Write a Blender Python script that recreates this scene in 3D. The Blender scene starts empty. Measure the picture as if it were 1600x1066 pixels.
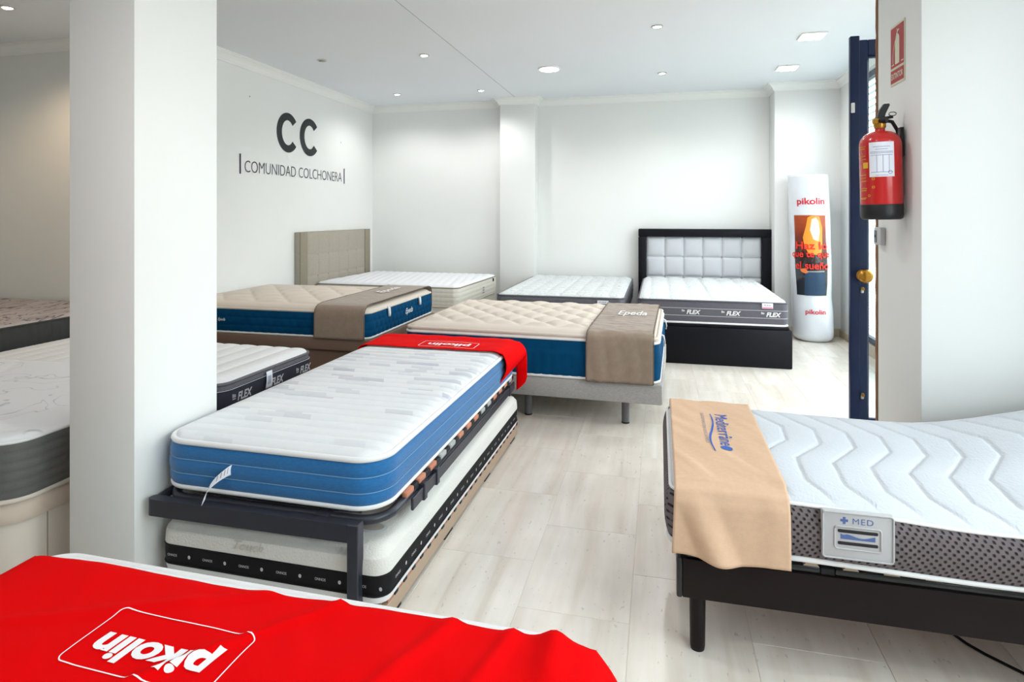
import bpy, bmesh, math, random
from mathutils import Vector, Matrix, noise

random.seed(7)
PI = math.pi
scn = bpy.context.scene
COL = scn.collection

# ------------------------------------------------------------------ camera
FPX = 955.0                      # focal length in pixels of the 1600 px wide frame
cam_d = bpy.data.cameras.new('camera')
cam_d.sensor_width = 36.0
cam_d.sensor_fit = 'HORIZONTAL'
cam_d.lens = 36.0 * FPX / 1600.0
cam_d.shift_y = -(533.0 - 335.0) / 1600.0
cam_d.clip_start = 0.05
cam = bpy.data.objects.new('camera', cam_d)
COL.objects.link(cam)
YAW = math.atan(230 / 955)
cam.location = (0, 0, 1.42)
cam.rotation_euler = (PI / 2, 0, YAW)
scn.camera = cam

# ------------------------------------------------------------------ world / daylight
world = bpy.data.worlds.new('sky')
scn.world = world
world.use_nodes = True
bg = world.node_tree.nodes['Background']
bg.inputs[0].default_value = (0.91, 0.965, 1.0, 1)
bg.inputs[1].default_value = 10.5

def portal(loc, rot, sx, sy):
    d = bpy.data.lights.new('window_portal', 'AREA')
    d.shape = 'RECTANGLE'; d.size = sx; d.size_y = sy
    d.cycles.is_portal = True
    o = bpy.data.objects.new('window_portal', d)
    o.location = loc; o.rotation_euler = rot
    COL.objects.link(o)
portal((2.02, 5.6, 1.45), (0, PI / 2, 0), 2.8, 3.75)
portal((2.02, 0.55, 1.8), (0, PI / 2, 0), 2.1, 4.1)

SPOT_W = 36.0
LED_W = 34.0
ALCOVE_W = 55.0
# ------------------------------------------------------------------ exposure
vs = scn.view_settings
vs.view_transform = 'Standard'
vs.look = 'None'
vs.exposure = -0.4
vs.gamma = 1.0
vs.use_curve_mapping = False

# ================================================================== helpers
def lin(c):
    return tuple(((v / 255) / 12.92 if v / 255 <= 0.04045 else ((v / 255 + 0.055) / 1.055) ** 2.4) for v in c)

MATS = {}
def mat(name, rgb, rough=0.6, spec=0.3, metal=0.0, var=0.0, vscale=12.0, bump=0.0, bscale=300.0, stretch=(1, 1, 1), sheen=0.0, coat=0.0, emit=None, estr=0.0):
    """plain procedural material; rgb in 0..255 sRGB, var = colour variation by noise, bump = fine relief"""
    if name in MATS: return MATS[name]
    m = bpy.data.materials.new(name); m.use_nodes = True
    nt = m.node_tree; N = nt.nodes; L = nt.links
    p = N['Principled BSDF']
    col = lin(rgb)
    p.inputs['Base Color'].default_value = (*col, 1)
    p.inputs['Roughness'].default_value = rough
    p.inputs['Specular IOR Level'].default_value = spec
    p.inputs['Metallic'].default_value = metal
    if sheen: p.inputs['Sheen Weight'].default_value = sheen
    if coat: p.inputs['Coat Weight'].default_value = coat; p.inputs['Coat Roughness'].default_value = 0.08
    if emit:
        p.inputs['Emission Color'].default_value = (*lin(emit), 1)
        p.inputs['Emission Strength'].default_value = estr
    tc = N.new('ShaderNodeTexCoord'); mp = N.new('ShaderNodeMapping')
    mp.inputs['Scale'].default_value = stretch
    L.new(tc.outputs['Object'], mp.inputs['Vector'])
    if var:
        n = N.new('ShaderNodeTexNoise'); n.inputs['Scale'].default_value = vscale; n.inputs['Detail'].default_value = 4
        L.new(mp.outputs[0], n.inputs['Vector'])
        r = N.new('ShaderNodeMapRange'); r.inputs[1].default_value = 0.3; r.inputs[2].default_value = 0.7
        r.inputs[3].default_value = 1 - var; r.inputs[4].default_value = 1 + var
        L.new(n.outputs['Fac'], r.inputs[0])
        mx = N.new('ShaderNodeVectorMath'); mx.operation = 'SCALE'
        mx.inputs[0].default_value = col
        L.new(r.outputs[0], mx.inputs['Scale'])
        L.new(mx.outputs[0], p.inputs['Base Color'])
    if bump:
        n2 = N.new('ShaderNodeTexNoise'); n2.inputs['Scale'].default_value = bscale; n2.inputs['Detail'].default_value = 3
        L.new(mp.outputs[0], n2.inputs['Vector'])
        b = N.new('ShaderNodeBump'); b.inputs['Strength'].default_value = bump; b.inputs['Distance'].default_value = 0.003
        L.new(n2.outputs['Fac'], b.inputs['Height'])
        L.new(b.outputs[0], p.inputs['Normal'])
    MATS[name] = m
    return m

def put(o, parent=None):
    COL.objects.link(o)
    if parent is not None: o.parent = parent
    return o

def tag(o, label=None, cat=None, group=None, kind=None):
    if label: o['label'] = label
    if cat: o['category'] = cat
    if group: o['group'] = group
    if kind: o['kind'] = kind
    return o

def thing(name, label, cat, loc=(0, 0, 0), rz=0.0, group=None):
    o = bpy.data.objects.new(name, None)
    o.empty_display_size = 0.1
    o.location = loc; o.rotation_euler = (0, 0, rz)
    put(o); tag(o, label, cat, group)
    return o

def mesh_obj(name, verts, faces, m, parent=None, smooth=True):
    me = bpy.data.meshes.new(name)
    me.from_pydata(verts, [], faces)
    me.update()
    if smooth:
        me.polygons.foreach_set('use_smooth', [True] * len(me.polygons))
    if m: me.materials.append(m)
    o = bpy.data.objects.new(name, me)
    return put(o, parent)

def bm_obj(name, bm, m, parent=None, smooth=False):
    me = bpy.data.meshes.new(name)
    bmesh.ops.recalc_face_normals(bm, faces=bm.faces[:])
    bm.to_mesh(me); bm.free()
    if smooth: me.polygons.foreach_set('use_smooth', [True] * len(me.polygons))
    if m: me.materials.append(m)
    return put(bpy.data.objects.new(name, me), parent)

def add_box(bm, lo, hi, bevel=0.0, seg=2):
    r = bmesh.ops.create_cube(bm, size=1.0)
    vs_ = r['verts']
    c = [(a + b) / 2 for a, b in zip(lo, hi)]; s = [b - a for a, b in zip(lo, hi)]
    for v in vs_: v.co = Vector((c[0] + v.co.x * s[0], c[1] + v.co.y * s[1], c[2] + v.co.z * s[2]))
    if bevel:
        es = list({e for v in vs_ for e in v.link_edges})
        bmesh.ops.bevel(bm, geom=es, offset=bevel, segments=seg, affect='EDGES', profile=0.5)

def box(name, lo, hi, m, parent=None, bevel=0.0, seg=2):
    bm = bmesh.new(); add_box(bm, lo, hi, bevel, seg)
    o = bm_obj(name, bm, m, parent)
    if bevel and seg > 1:
        for p in o.data.polygons: p.use_smooth = True
        try:
            o.data.set_sharp_from_angle(angle=math.radians(40))
        except Exception: pass
    return o

def cyl(name, p0, p1, r0, r1, m, parent=None, n=24, bevel=0.0):
    bm = bmesh.new()
    p0 = Vector(p0); p1 = Vector(p1); d = p1 - p0
    r = bmesh.ops.create_cone(bm, cap_ends=True, segments=n, radius1=r0, radius2=r1, depth=d.length)
    q = Vector((0, 0, 1)).rotation_difference(d.normalized())
    for v in bm.verts: v.co = q @ v.co + (p0 + p1) / 2
    if bevel:
        es = [e for e in bm.edges if len(e.link_faces) == 2 and max(len(f.verts) for f in e.link_faces) > 4]
        bmesh.ops.bevel(bm, geom=es, offset=bevel, segments=2, affect='EDGES', profile=0.5)
    o = bm_obj(name, bm, m, parent, True)
    try: o.data.set_sharp_from_angle(angle=math.radians(50))
    except Exception: pass
    return o

def tube(name, pts, r, m, parent=None, closed=False, n=8, flat=1.0):
    """tube along a polyline; flat squashes it vertically"""
    P = [Vector(p) for p in pts]; K = len(P); V = []; F = []
    for i, p in enumerate(P):
        a = P[(i - 1) % K] if (closed or i > 0) else P[i]
        b = P[(i + 1) % K] if (closed or i < K - 1) else P[i]
        t = (b - a).normalized()
        up = Vector((0, 0, 1)) if abs(t.z) < 0.95 else Vector((1, 0, 0))
        s = t.cross(up).normalized(); u = s.cross(t).normalized()
        for k in range(n):
            an = 2 * PI * k / n
            V.append(p + s * math.cos(an) * r + u * math.sin(an) * r * flat)
    rng = K if closed else K - 1
    for i in range(rng):
        for k in range(n):
            a = i * n + k; b = i * n + (k + 1) % n
            c = ((i + 1) % K) * n + (k + 1) % n; d = ((i + 1) % K) * n + k
            F.append((a, d, c, b))
    if not closed:
        F.append(tuple(range(n))); F.append(tuple(reversed(range((K - 1) * n, K * n))))
    return mesh_obj(name, V, F, m, parent)

def lathe(name, prof, m, parent=None, n=32, origin=(0, 0, 0)):
    V = []; F = []
    for (r, z) in prof:
        for k in range(n):
            a = 2 * PI * k / n
            V.append((origin[0] + r * math.cos(a), origin[1] + r * math.sin(a), origin[2] + z))
    for i in range(len(prof) - 1):
        for k in range(n):
            F.append((i * n + k, i * n + (k + 1) % n, (i + 1) * n + (k + 1) % n, (i + 1) * n + k))
    F.append(tuple(reversed(range(n)))); F.append(tuple(range((len(prof) - 1) * n, len(prof) * n)))
    o = mesh_obj(name, V, F, m, parent)
    try: o.data.set_sharp_from_angle(angle=math.radians(45))
    except Exception: pass
    return o

def sheet(name, nu, nv, fn, m, parent=None, thick=0.0):
    V = [fn(i / nu, j / nv) for i in range(nu + 1) for j in range(nv + 1)]
    F = [(i * (nv + 1) + j, (i + 1) * (nv + 1) + j, (i + 1) * (nv + 1) + j + 1, i * (nv + 1) + j + 1) for i in range(nu) for j in range(nv)]
    o = mesh_obj(name, V, F, m, parent)
    if thick:
        md = o.modifiers.new('thickness', 'SOLIDIFY'); md.thickness = thick; md.offset = 0
    return o

# ---- text as flat mesh: returns (verts2d, faces) centred, scaled to a given width (and optional height)
def text2d(s, width, height=None, offset=0.0, shear=0.0, spacing=1.0):
    cu = bpy.data.curves.new('lettering', 'FONT')
    cu.body = s; cu.size = 1.0; cu.offset = offset; cu.shear = shear; cu.space_character = spacing
    cu.fill_mode = 'FRONT' if hasattr(cu, 'fill_mode') else cu.fill_mode
    cu.resolution_u = 4
    ob = bpy.data.objects.new('lettering', cu); COL.objects.link(ob)
    me = ob.to_mesh()
    V = [(v.co.x, v.co.y) for v in me.vertices]; F = [tuple(p.vertices) for p in me.polygons]
    ob.to_mesh_clear(); bpy.data.objects.remove(ob); bpy.data.curves.remove(cu)
    x0 = min(v[0] for v in V); x1 = max(v[0] for v in V); y0 = min(v[1] for v in V); y1 = max(v[1] for v in V)
    k = width / (x1 - x0); ky = height / (y1 - y0) if height else k
    return [((x - (x0 + x1) / 2) * k, (y - (y0 + y1) / 2) * ky) for x, y in V], F

def lettering(s, width, fn, m, parent, height=None, offset=0.0, shear=0.0, spacing=1.0, maxedge=0.0, name='lettering'):
    V, F = text2d(s, width, height, offset, shear, spacing)
    return flat_print(V, F, fn, m, parent, maxedge, name)

def flat_print(V, F, fn, m, parent, maxedge=0.0, name='lettering'):
    bm = bmesh.new()
    bv = [bm.verts.new((x, y, 0)) for x, y in V]
    for f in F:
        try: bm.faces.new([bv[i] for i in f])
        except Exception: pass
    if maxedge:
        bmesh.ops.triangulate(bm, faces=bm.faces[:])
        for _ in range(5):
            es = [e for e in bm.edges if e.calc_length() > maxedge]
            if not es: break
            bmesh.ops.subdivide_edges(bm, edges=es, cuts=1)
            bmesh.ops.triangulate(bm, faces=[f for f in bm.faces if len(f.verts) > 3])
    for v in bm.verts: v.co = Vector(fn(v.co.x, v.co.y))
    me = bpy.data.meshes.new(name); bm.to_mesh(me); bm.free()
    me.materials.append(m)
    return put(bpy.data.objects.new(name, me), parent)

def plane(o, u, v):
    o = Vector(o); u = Vector(u); v = Vector(v)
    return lambda a, b: o + u * a + v * b

def ring2d(w, h, r, t, n=6):
    """rounded rectangular outline of stroke t as 2D verts/faces"""
    def loop(w, h, r):
        out = []
        for cx, cy, a0 in ((w / 2 - r, h / 2 - r, 0), (-w / 2 + r, h / 2 - r, 90), (-w / 2 + r, -h / 2 + r, 180), (w / 2 - r, -h / 2 + r, 270)):
            for k in range(n + 1):
                a = math.radians(a0 + 90 * k / n); out.append((cx + r * math.cos(a), cy + r * math.sin(a)))
        return out
    A = loop(w, h, r); B = loop(w - 2 * t, h - 2 * t, max(r - t, 0.0005)); K = len(A)
    return A + B, [(i, (i + 1) % K, K + (i + 1) % K, K + i) for i in range(K)]

def disc2d(rx, ry, n=24):
    return [(rx * math.cos(2 * PI * k / n), ry * math.sin(2 * PI * k / n)) for k in range(n)], [tuple(range(n))]

def rect2d(x0, y0, x1, y1):
    return [(x0, y0), (x1, y0), (x1, y1), (x0, y1)], [(0, 1, 2, 3)]

# ---- rounded rectangle perimeter, counter-clockwise, with outward normals
def perimeter(w, l, r, step=0.02):
    out = []
    def line(a, b, n):
        L_ = math.dist(a, b); k = max(1, int(L_ / step))
        for i in range(k):
            t = i / k; out.append((a[0] + (b[0] - a[0]) * t, a[1] + (b[1] - a[1]) * t, n[0], n[1]))
    def arc(cx, cy, a0):
        k = max(4, int(r * PI / 2 / min(step, 0.012)))
        for i in range(k):
            a = math.radians(a0 + 90 * i / k); out.append((cx + r * math.cos(a), cy + r * math.sin(a), math.cos(a), math.sin(a)))
    W = w / 2; L2 = l / 2
    line((W, -L2 + r), (W, L2 - r), (1, 0)); arc(W - r, L2 - r, 0)
    line((W - r, L2), (-W + r, L2), (0, 1)); arc(-W + r, L2 - r, 90)
    line((-W, L2 - r), (-W, -L2 + r), (-1, 0)); arc(-W + r, -L2 + r, 180)
    line((-W + r, -L2), (W - r, -L2), (0, -1)); arc(W - r, -L2 + r, 270)
    return out

def top_panel(name, w, l, r, z, edge, fn, m, parent, cell=0.012, drop=0.02):
    nx = max(8, int(w / cell)); ny = max(8, int(l / cell))
    V = []
    for i in range(nx + 1):
        for j in range(ny + 1):
            x = -w / 2 + w * i / nx; y = -l / 2 + l * j / ny
            ax = abs(x) - (w / 2 - r); ay = abs(y) - (l / 2 - r)
            X, Y = x, y
            if ax > 0 and ay > 0:
                a = ax / r; b = ay / r
                X = math.copysign(w / 2 - r + r * a * math.sqrt(1 - b * b / 2), x)
                Y = math.copysign(l / 2 - r + r * b * math.sqrt(1 - a * a / 2), y)
            tx = max(0, 1 - (w / 2 - abs(x)) / edge); ty = max(0, 1 - (l / 2 - abs(y)) / edge)
            t = min(1.0, math.hypot(tx, ty))
            fall = 1 - math.sqrt(max(0.0, 1 - t * t))
            q = fn(X, Y) * (1 - t * t)
            V.append((X, Y, z - drop * fall + q))
    F = [(i * (ny + 1) + j, (i + 1) * (ny + 1) + j, (i + 1) * (ny + 1) + j + 1, i * (ny + 1) + j + 1) for i in range(nx) for j in range(ny)]
    return mesh_obj(name, V, F, m, parent)

def side_band(name, w, l, r, z0, z1, m, parent, bulge=0.0, fn=None, rows=8, step=0.02, zfull=None):
    P = perimeter(w, l, r, step); K = len(P); V = []; F = []
    zf0, zf1 = zfull or (z0, z1)
    s = 0.0; S = []
    for k in range(K):
        S.append(s); a = P[k]; b = P[(k + 1) % K]; s += math.hypot(b[0] - a[0], b[1] - a[1])
    for i in range(rows + 1):
        t = i / rows; z = z0 + (z1 - z0) * t
        tf = (z - zf0) / (zf1 - zf0)
        bl = bulge * max(0.0, math.sin(PI * tf)) ** 0.6
        for k, (x, y, nx, ny) in enumerate(P):
            d = bl + (fn(S[k], t, x, y) if fn else 0)
            V.append((x + nx * d, y + ny * d, z))
    for i in range(rows):
        for k in range(K):
            F.append((i * K + k, i * K + (k + 1) % K, (i + 1) * K + (k + 1) % K, (i + 1) * K + k))
    return mesh_obj(name, V, F, m, parent)

def piping(w, l, r, z, rad, m, parent, out=0.0, name='piping', flat=1.0):
    P = perimeter(w, l, r, 0.05)
    return tube(name, [(x + nx * out, y + ny * out, z) for x, y, nx, ny in P], rad, m, parent, closed=True, n=8, flat=flat)

def bottom_panel(w, l, r, z, m, parent):
    P = perimeter(w, l, r, 0.1)
    return mesh_obj('underside', [(x, y, z) for x, y, _, _ in P], [tuple(reversed(range(len(P))))], m, parent, smooth=False)

def pillow(v, p=0.45):
    return abs(math.sin(PI * v)) ** p

def nz(x, y, z=0.0):
    return noise.noise(Vector((x, y, z)))

# ================================================================== materials
M_wall = mat('painted_plaster', (236, 237, 235), 0.75, 0.2, var=0.012, vscale=1.5, bump=0.05, bscale=90)
M_ceil = mat('ceiling_paint', (233, 237, 241), 0.7, 0.2, var=0.008, vscale=1.0)
M_trim = mat('white_moulding', (240, 241, 238), 0.55, 0.3)
M_white = mat('white_ticking', (230, 231, 232), 0.8, 0.15, bump=0.25, bscale=220)
M_pipe_w = mat('white_piping', (232, 232, 232), 0.7, 0.2)
M_cream = mat('cream_knit', (214, 203, 191), 0.85, 0.15, bump=0.2, bscale=260)
M_cream_pipe = mat('cream_piping', (214, 204, 192), 0.7, 0.2)
M_teal = mat('teal_velour', (0, 66, 104), 0.7, 0.08, var=0.10, vscale=14, bump=0.15, bscale=300)
M_blue = mat('blue_woven_fabric', (32, 104, 162), 0.7, 0.2, sheen=0.3, var=0.13, vscale=60, stretch=(1, 1, 5), bump=0.3, bscale=350)
M_bluest = mat('pale_blue_stitching', (120, 160, 195), 0.8)
M_brown = mat('brown_plush', (146, 128, 112), 0.9, 0.15, var=0.07, vscale=25, bump=0.5, bscale=240, sheen=0.3)
M_brownedge = mat('brown_hem', (110, 95, 84), 0.9, 0.15)
M_red = mat('red_satin_cloth', (222, 0, 4), 0.8, 0.06, bump=0.06, bscale=400)
M_redw = mat('white_print', (244, 240, 242), 0.6)
M_tan = mat('tan_felt', (212, 178, 150), 0.9, 0.12, var=0.03, vscale=60, bump=0.2, bscale=350)
M_blackmetal = mat('black_powder_coated_steel', (42, 44, 54), 0.38, 0.45)
M_wenge = mat('wenge_wood', (22, 13, 13), 0.45, 0.22, var=0.25, vscale=8, stretch=(1, 14, 14))
M_gloss_black = mat('black_steel_tube', (20, 24, 26), 0.22, 0.5)
M_copper = mat('beech_slat', (196, 128, 100), 0.5, 0.35, var=0.1, vscale=20)
M_rubber = mat('black_rubber', (24, 24, 26), 0.6, 0.3)
M_beige = mat('beige_lacquered_rail', (176, 152, 130), 0.5, 0.35)
M_greyfab = mat('grey_melange_fabric', (164, 161, 158), 0.85, 0.15, var=0.16, vscale=70, stretch=(1, 1, 6), bump=0.4, bscale=300)
M_steel = mat('painted_grey_leg', (96, 96, 98), 0.4, 0.5)
M_leather = mat('black_leatherette', (15, 15, 22), 0.5, 0.18, bump=0.15, bscale=260)
M_silver = mat('silver_leatherette', (196, 198, 202), 0.5, 0.35, bump=0.1, bscale=240)
M_greyside = mat('grey_ticking', (108, 107, 112), 0.75, 0.2, var=0.06, vscale=30, bump=0.25, bscale=260)
M_charcoal = mat('charcoal_band_fabric', (48, 50, 60), 0.7, 0.25, var=0.06, vscale=60, bump=0.2, bscale=350)
M_stripe = mat('silver_stripe', (190, 190, 196), 0.6)
M_darkgrey = mat('dark_grey_velour', (64, 64, 62), 0.75, 0.2, var=0.06, vscale=18, bump=0.2, bscale=240)
M_Eside = mat('slate_grey_ticking', (100, 100, 98), 0.7, 0.25, var=0.06, vscale=20, bump=0.25, bscale=200)
M_foamblack = mat('black_border_fabric', (22, 21, 24), 0.7, 0.2, bump=0.1)
M_brownbase = mat('brown_upholstery', (122, 100, 86), 0.7, 0.25, bump=0.15, bscale=260)
M_creambase = mat('cream_board', (226, 216, 204), 0.5, 0.3)
M_ivorylid = mat('ivory_leatherette', (214, 198, 182), 0.55, 0.3)
M_headgrey = mat('taupe_melange_fabric', (172, 165, 152), 0.9, 0.12, var=0.12, vscale=60, stretch=(1, 1, 7), bump=0.4, bscale=300)
M_headedge = mat('taupe_border_fabric', (150, 142, 126), 0.9, 0.12, var=0.12, vscale=60, stretch=(1, 1, 7), bump=0.4, bscale=300)
M_dark = mat('dark_lettering', (48, 51, 54), 0.6)
M_thinpurple = mat('plum_lettering', (58, 52, 78), 0.6)
M_bluedoor = mat('navy_lacquered_aluminium', (10, 34, 74), 0.35, 0.45, var=0.12, vscale=6)
M_brass = mat('brass', (190, 140, 60), 0.3, 0.5, metal=1.0)
M_nickel = mat('nickel', (190, 190, 188), 0.3, 0.5, metal=1.0)
M_redpaint = mat('red_enamel', (196, 22, 22), 0.25, 0.5, coat=0.3)
M_plasticblack = mat('black_plastic', (26, 26, 28), 0.45, 0.4)
M_paper = mat('white_paper', (232, 234, 242), 0.7)
M_inkblue = mat('blue_ink', (70, 80, 150), 0.7)
M_yellow = mat('yellow_print', (226, 178, 50), 0.6)
M_signred = mat('sign_red', (168, 24, 40), 0.45)
M_signcream = mat('photoluminescent_cream', (214, 212, 186), 0.5)
M_stone = mat('travertine_skirting', (206, 190, 166), 0.35, 0.4, var=0.06, vscale=9)
M_wood = mat('raw_wood', (140, 100, 74), 0.8, 0.2, var=0.25, vscale=25, stretch=(4, 4, 0.6), bump=0.6, bscale=60)
M_greyplastic = mat('grey_plastic', (196, 198, 200), 0.4, 0.4)
M_medblue = mat('royal_blue_print', (26, 86, 176), 0.6)
M_medbadge = mat('slate_blue_print', (84, 108, 160), 0.6)
M_greyprint = mat('grey_print', (150, 140, 150), 0.7)
M_greystitch = mat('grey_stitch_print', (150, 153, 156), 0.8)
M_badge = mat('grey_rubber_badge', (186, 186, 188), 0.45, 0.35)
M_logored = mat('crimson_print', (206, 36, 56), 0.5)
M_textred = mat('scarlet_print', (232, 52, 40), 0.5)
M_plasticwrap = mat('glossy_white_film', (222, 225, 231), 0.16, 0.5, coat=0.6)
M_lens_on = mat('lit_lamp_lens', (255, 255, 255), 0.5, emit=(255, 250, 242), estr=22)
M_lens_off = mat('unlit_lamp_lens', (120, 110, 96), 0.3, 0.5)
M_lampring = mat('satin_lamp_ring', (206, 204, 200), 0.35, 0.5)
M_asphalt = mat('pavement_concrete', (168, 164, 158), 0.85, 0.2, var=0.1, vscale=3)
M_facade = mat('street_facade', (210, 204, 192), 0.85, 0.2, var=0.05, vscale=1)
M_shutter = mat('roller_shutter', (150, 168, 170), 0.6, 0.3)
M_blind = mat('pale_blind_slat', (196, 212, 216), 0.5, 0.3)
M_awning = mat('red_awning', (190, 50, 44), 0.8)
M_cable = mat('black_cable', (14, 14, 16), 0.5)

def node_mat(name, rough=0.8, spec=0.15):
    m = bpy.data.materials.new(name); m.use_nodes = True
    nt = m.node_tree; p = nt.nodes['Principled BSDF']
    p.inputs['Roughness'].default_value = rough; p.inputs['Specular IOR Level'].default_value = spec
    MATS[name] = m
    return m, nt.nodes, nt.links, p

def mapping(N, L, scale=(1, 1, 1), src='Object'):
    tc = N.new('ShaderNodeTexCoord'); mp = N.new('ShaderNodeMapping'); mp.inputs['Scale'].default_value = scale
    L.new(tc.outputs[src], mp.inputs['Vector']); return mp

def ramp(N, L, fac, stops):
    r = N.new('ShaderNodeValToRGB'); e = r.color_ramp.elements
    while len(e) > 1: e.remove(e[-1])
    e[0].position = stops[0][0]; e[0].color = (*lin(stops[0][1]), 1)
    for p_, c_ in stops[1:]:
        x = e.new(p_); x.color = (*lin(c_), 1)
    L.new(fac, r.inputs[0]); return r

# polished travertine tile: veins along the tile, shifted per tile
def travertine():
    m, N, L, p = node_mat('travertine_tile', 0.24, 0.4)
    mp = mapping(N, L, (1, 1, 1)); oi = N.new('ShaderNodeObjectInfo')
    off = N.new('ShaderNodeVectorMath'); off.operation = 'MULTIPLY_ADD'
    L.new(oi.outputs['Random'], off.inputs[0]); off.inputs[1].default_value = (37, 53, 11); L.new(mp.outputs[0], off.inputs[2])
    st = N.new('ShaderNodeMapping'); st.inputs['Scale'].default_value = (13, 0.9, 1); L.new(off.outputs[0], st.inputs['Vector'])
    n = N.new('ShaderNodeTexNoise'); n.inputs['Scale'].default_value = 1.0; n.inputs['Detail'].default_value = 6; n.inputs['Distortion'].default_value = 0.5
    L.new(st.outputs[0], n.inputs['Vector'])
    r = ramp(N, L, n.outputs['Fac'], [(0.25, (212, 201, 188)), (0.45, (224, 215, 204)), (0.6, (229, 222, 212)), (0.78, (237, 231, 223))])
    n2 = N.new('ShaderNodeTexNoise'); n2.inputs['Scale'].default_value = 4; n2.inputs['Detail'].default_value = 5
    L.new(off.outputs[0], n2.inputs['Vector'])
    st3 = N.new('ShaderNodeMapping'); st3.inputs['Scale'].default_value = (70, 30, 1); L.new(off.outputs[0], st3.inputs['Vector'])
    n3 = N.new('ShaderNodeTexNoise'); n3.inputs['Scale'].default_value = 1.0; n3.inputs['Detail'].default_value = 2
    L.new(st3.outputs[0], n3.inputs['Vector'])
    pit = N.new('ShaderNodeMapRange'); pit.inputs[1].default_value = 0.27; pit.inputs[2].default_value = 0.33; pit.inputs[3].default_value = 0.78; pit.inputs[4].default_value = 1
    L.new(n3.outputs['Fac'], pit.inputs[0])
    br = N.new('ShaderNodeMapRange'); br.inputs[3].default_value = 0.99; br.inputs[4].default_value = 1.01
    L.new(oi.outputs['Random'], br.inputs[0])
    mm = N.new('ShaderNodeMath'); mm.operation = 'MULTIPLY'; L.new(pit.outputs[0], mm.inputs[0]); L.new(br.outputs[0], mm.inputs[1])
    m2 = N.new('ShaderNodeMapRange'); m2.inputs[1].default_value = 0.3; m2.inputs[2].default_value = 0.7; m2.inputs[3].default_value = 0.94; m2.inputs[4].default_value = 1.05
    L.new(n2.outputs['Fac'], m2.inputs[0])
    m3 = N.new('ShaderNodeMath'); m3.operation = 'MULTIPLY'; L.new(mm.outputs[0], m3.inputs[0]); L.new(m2.outputs[0], m3.inputs[1])
    sc = N.new('ShaderNodeVectorMath'); sc.operation = 'SCALE'; L.new(r.outputs[0], sc.inputs[0]); L.new(m3.outputs[0], sc.inputs['Scale'])
    L.new(sc.outputs[0], p.inputs['Base Color'])
    return m
M_tile = travertine()
M_grout = mat('grout', (218, 208, 196), 0.8)

# white ticking with woven pale-grey dashes in staggered rows (rows across the bed)
def dash_ticking():
    m, N, L, p = node_mat('dash_woven_ticking', 0.8, 0.15)
    mp = mapping(N, L)
    sx = N.new('ShaderNodeSeparateXYZ'); L.new(mp.outputs[0], sx.inputs[0])
    def math_(op, a, b=None):
        q = N.new('ShaderNodeMath'); q.operation = op
        for i, v in enumerate((a, b)):
            if v is None: continue
            if isinstance(v, (int, float)): q.inputs[i].default_value = v
            else: L.new(v, q.inputs[i])
        return q.outputs[0]
    row = math_('FLOOR', math_('DIVIDE', sx.outputs['Y'], 0.036))
    shift = math_('MULTIPLY', row, 0.37)
    slant = math_('MULTIPLY', sx.outputs['Y'], 3.0)
    colx = math_('FLOOR', math_('ADD', math_('ADD', math_('DIVIDE', sx.outputs['X'], 0.125), shift), slant))
    cb = N.new('ShaderNodeCombineXYZ'); L.new(row, cb.inputs[0]); L.new(colx, cb.inputs[1])
    wn = N.new('ShaderNodeTexWhiteNoise'); L.new(cb.outputs[0], wn.inputs['Vector'])
    # the dashes thin out towards the near end
    fade = N.new('ShaderNodeMapRange'); fade.inputs[1].default_value = -0.75; fade.inputs[2].default_value = -0.15; fade.inputs[3].default_value = 0.3; fade.inputs[4].default_value = 0.0
    L.new(sx.outputs['Y'], fade.inputs[0])
    val = math_('SUBTRACT', wn.outputs['Value'], fade.outputs[0])
    r = ramp(N, L, val, [(0.0, (226, 227, 229)), (0.62, (224, 226, 229)), (0.70, (212, 214, 218)), (0.93, (196, 199, 207)), (1.0, (212, 213, 217))])
    L.new(r.outputs[0], p.inputs['Base Color'])
    n2 = N.new('ShaderNodeTexNoise'); n2.inputs['Scale'].default_value = 220; L.new(mp.outputs[0], n2.inputs['Vector'])
    b = N.new('ShaderNodeBump'); b.inputs['Strength'].default_value = 0.2; b.inputs['Distance'].default_value = 0.003
    L.new(n2.outputs['Fac'], b.inputs['Height']); L.new(b.outputs[0], p.inputs['Normal'])
    return m
M_dash = dash_ticking()

# dark 3D spacer mesh with rows of holes
def spacer_mesh():
    m, N, L, p = node_mat('spacer_mesh_fabric', 0.75, 0.2)
    mp = mapping(N, L, (1, 1, 1))
    sx = N.new('ShaderNodeSeparateXYZ'); L.new(mp.outputs[0], sx.inputs[0])
    def math_(op, a, b=None):
        q = N.new('ShaderNodeMath'); q.operation = op
        for i, v in enumerate((a, b)):
            if v is None: continue
            if isinstance(v, (int, float)): q.inputs[i].default_value = v
            else: L.new(v, q.inputs[i])
        return q.outputs[0]
    h = math_('ADD', sx.outputs['X'], sx.outputs['Y'])
    k = 2 * PI / 0.0225
    u = math_('MULTIPLY', math_('ADD', h, sx.outputs['Z']), k); v = math_('MULTIPLY', math_('SUBTRACT', h, sx.outputs['Z']), k)
    c = math_('ADD', math_('COSINE', u), math_('COSINE', v))
    mr = N.new('ShaderNodeMapRange'); mr.inputs[1].default_value = 0.5; mr.inputs[2].default_value = 1.6; mr.inputs[3].default_value = 0; mr.inputs[4].default_value = 1
    L.new(c, mr.inputs[0])
    r = ramp(N, L, mr.outputs[0], [(0, (112, 103, 105)), (0.5, (92, 84, 87)), (0.85, (56, 51, 54)), (1, (40, 36, 39))])
    L.new(r.outputs[0], p.inputs['Base Color'])
    b = N.new('ShaderNodeBump'); b.inputs['Strength'].default_value = 0.9; b.inputs['Distance'].default_value = 0.006; b.invert = True
    L.new(mr.outputs[0], b.inputs['Height']); L.new(b.outputs[0], p.inputs['Normal'])
    return m
M_spacer = spacer_mesh()

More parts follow.
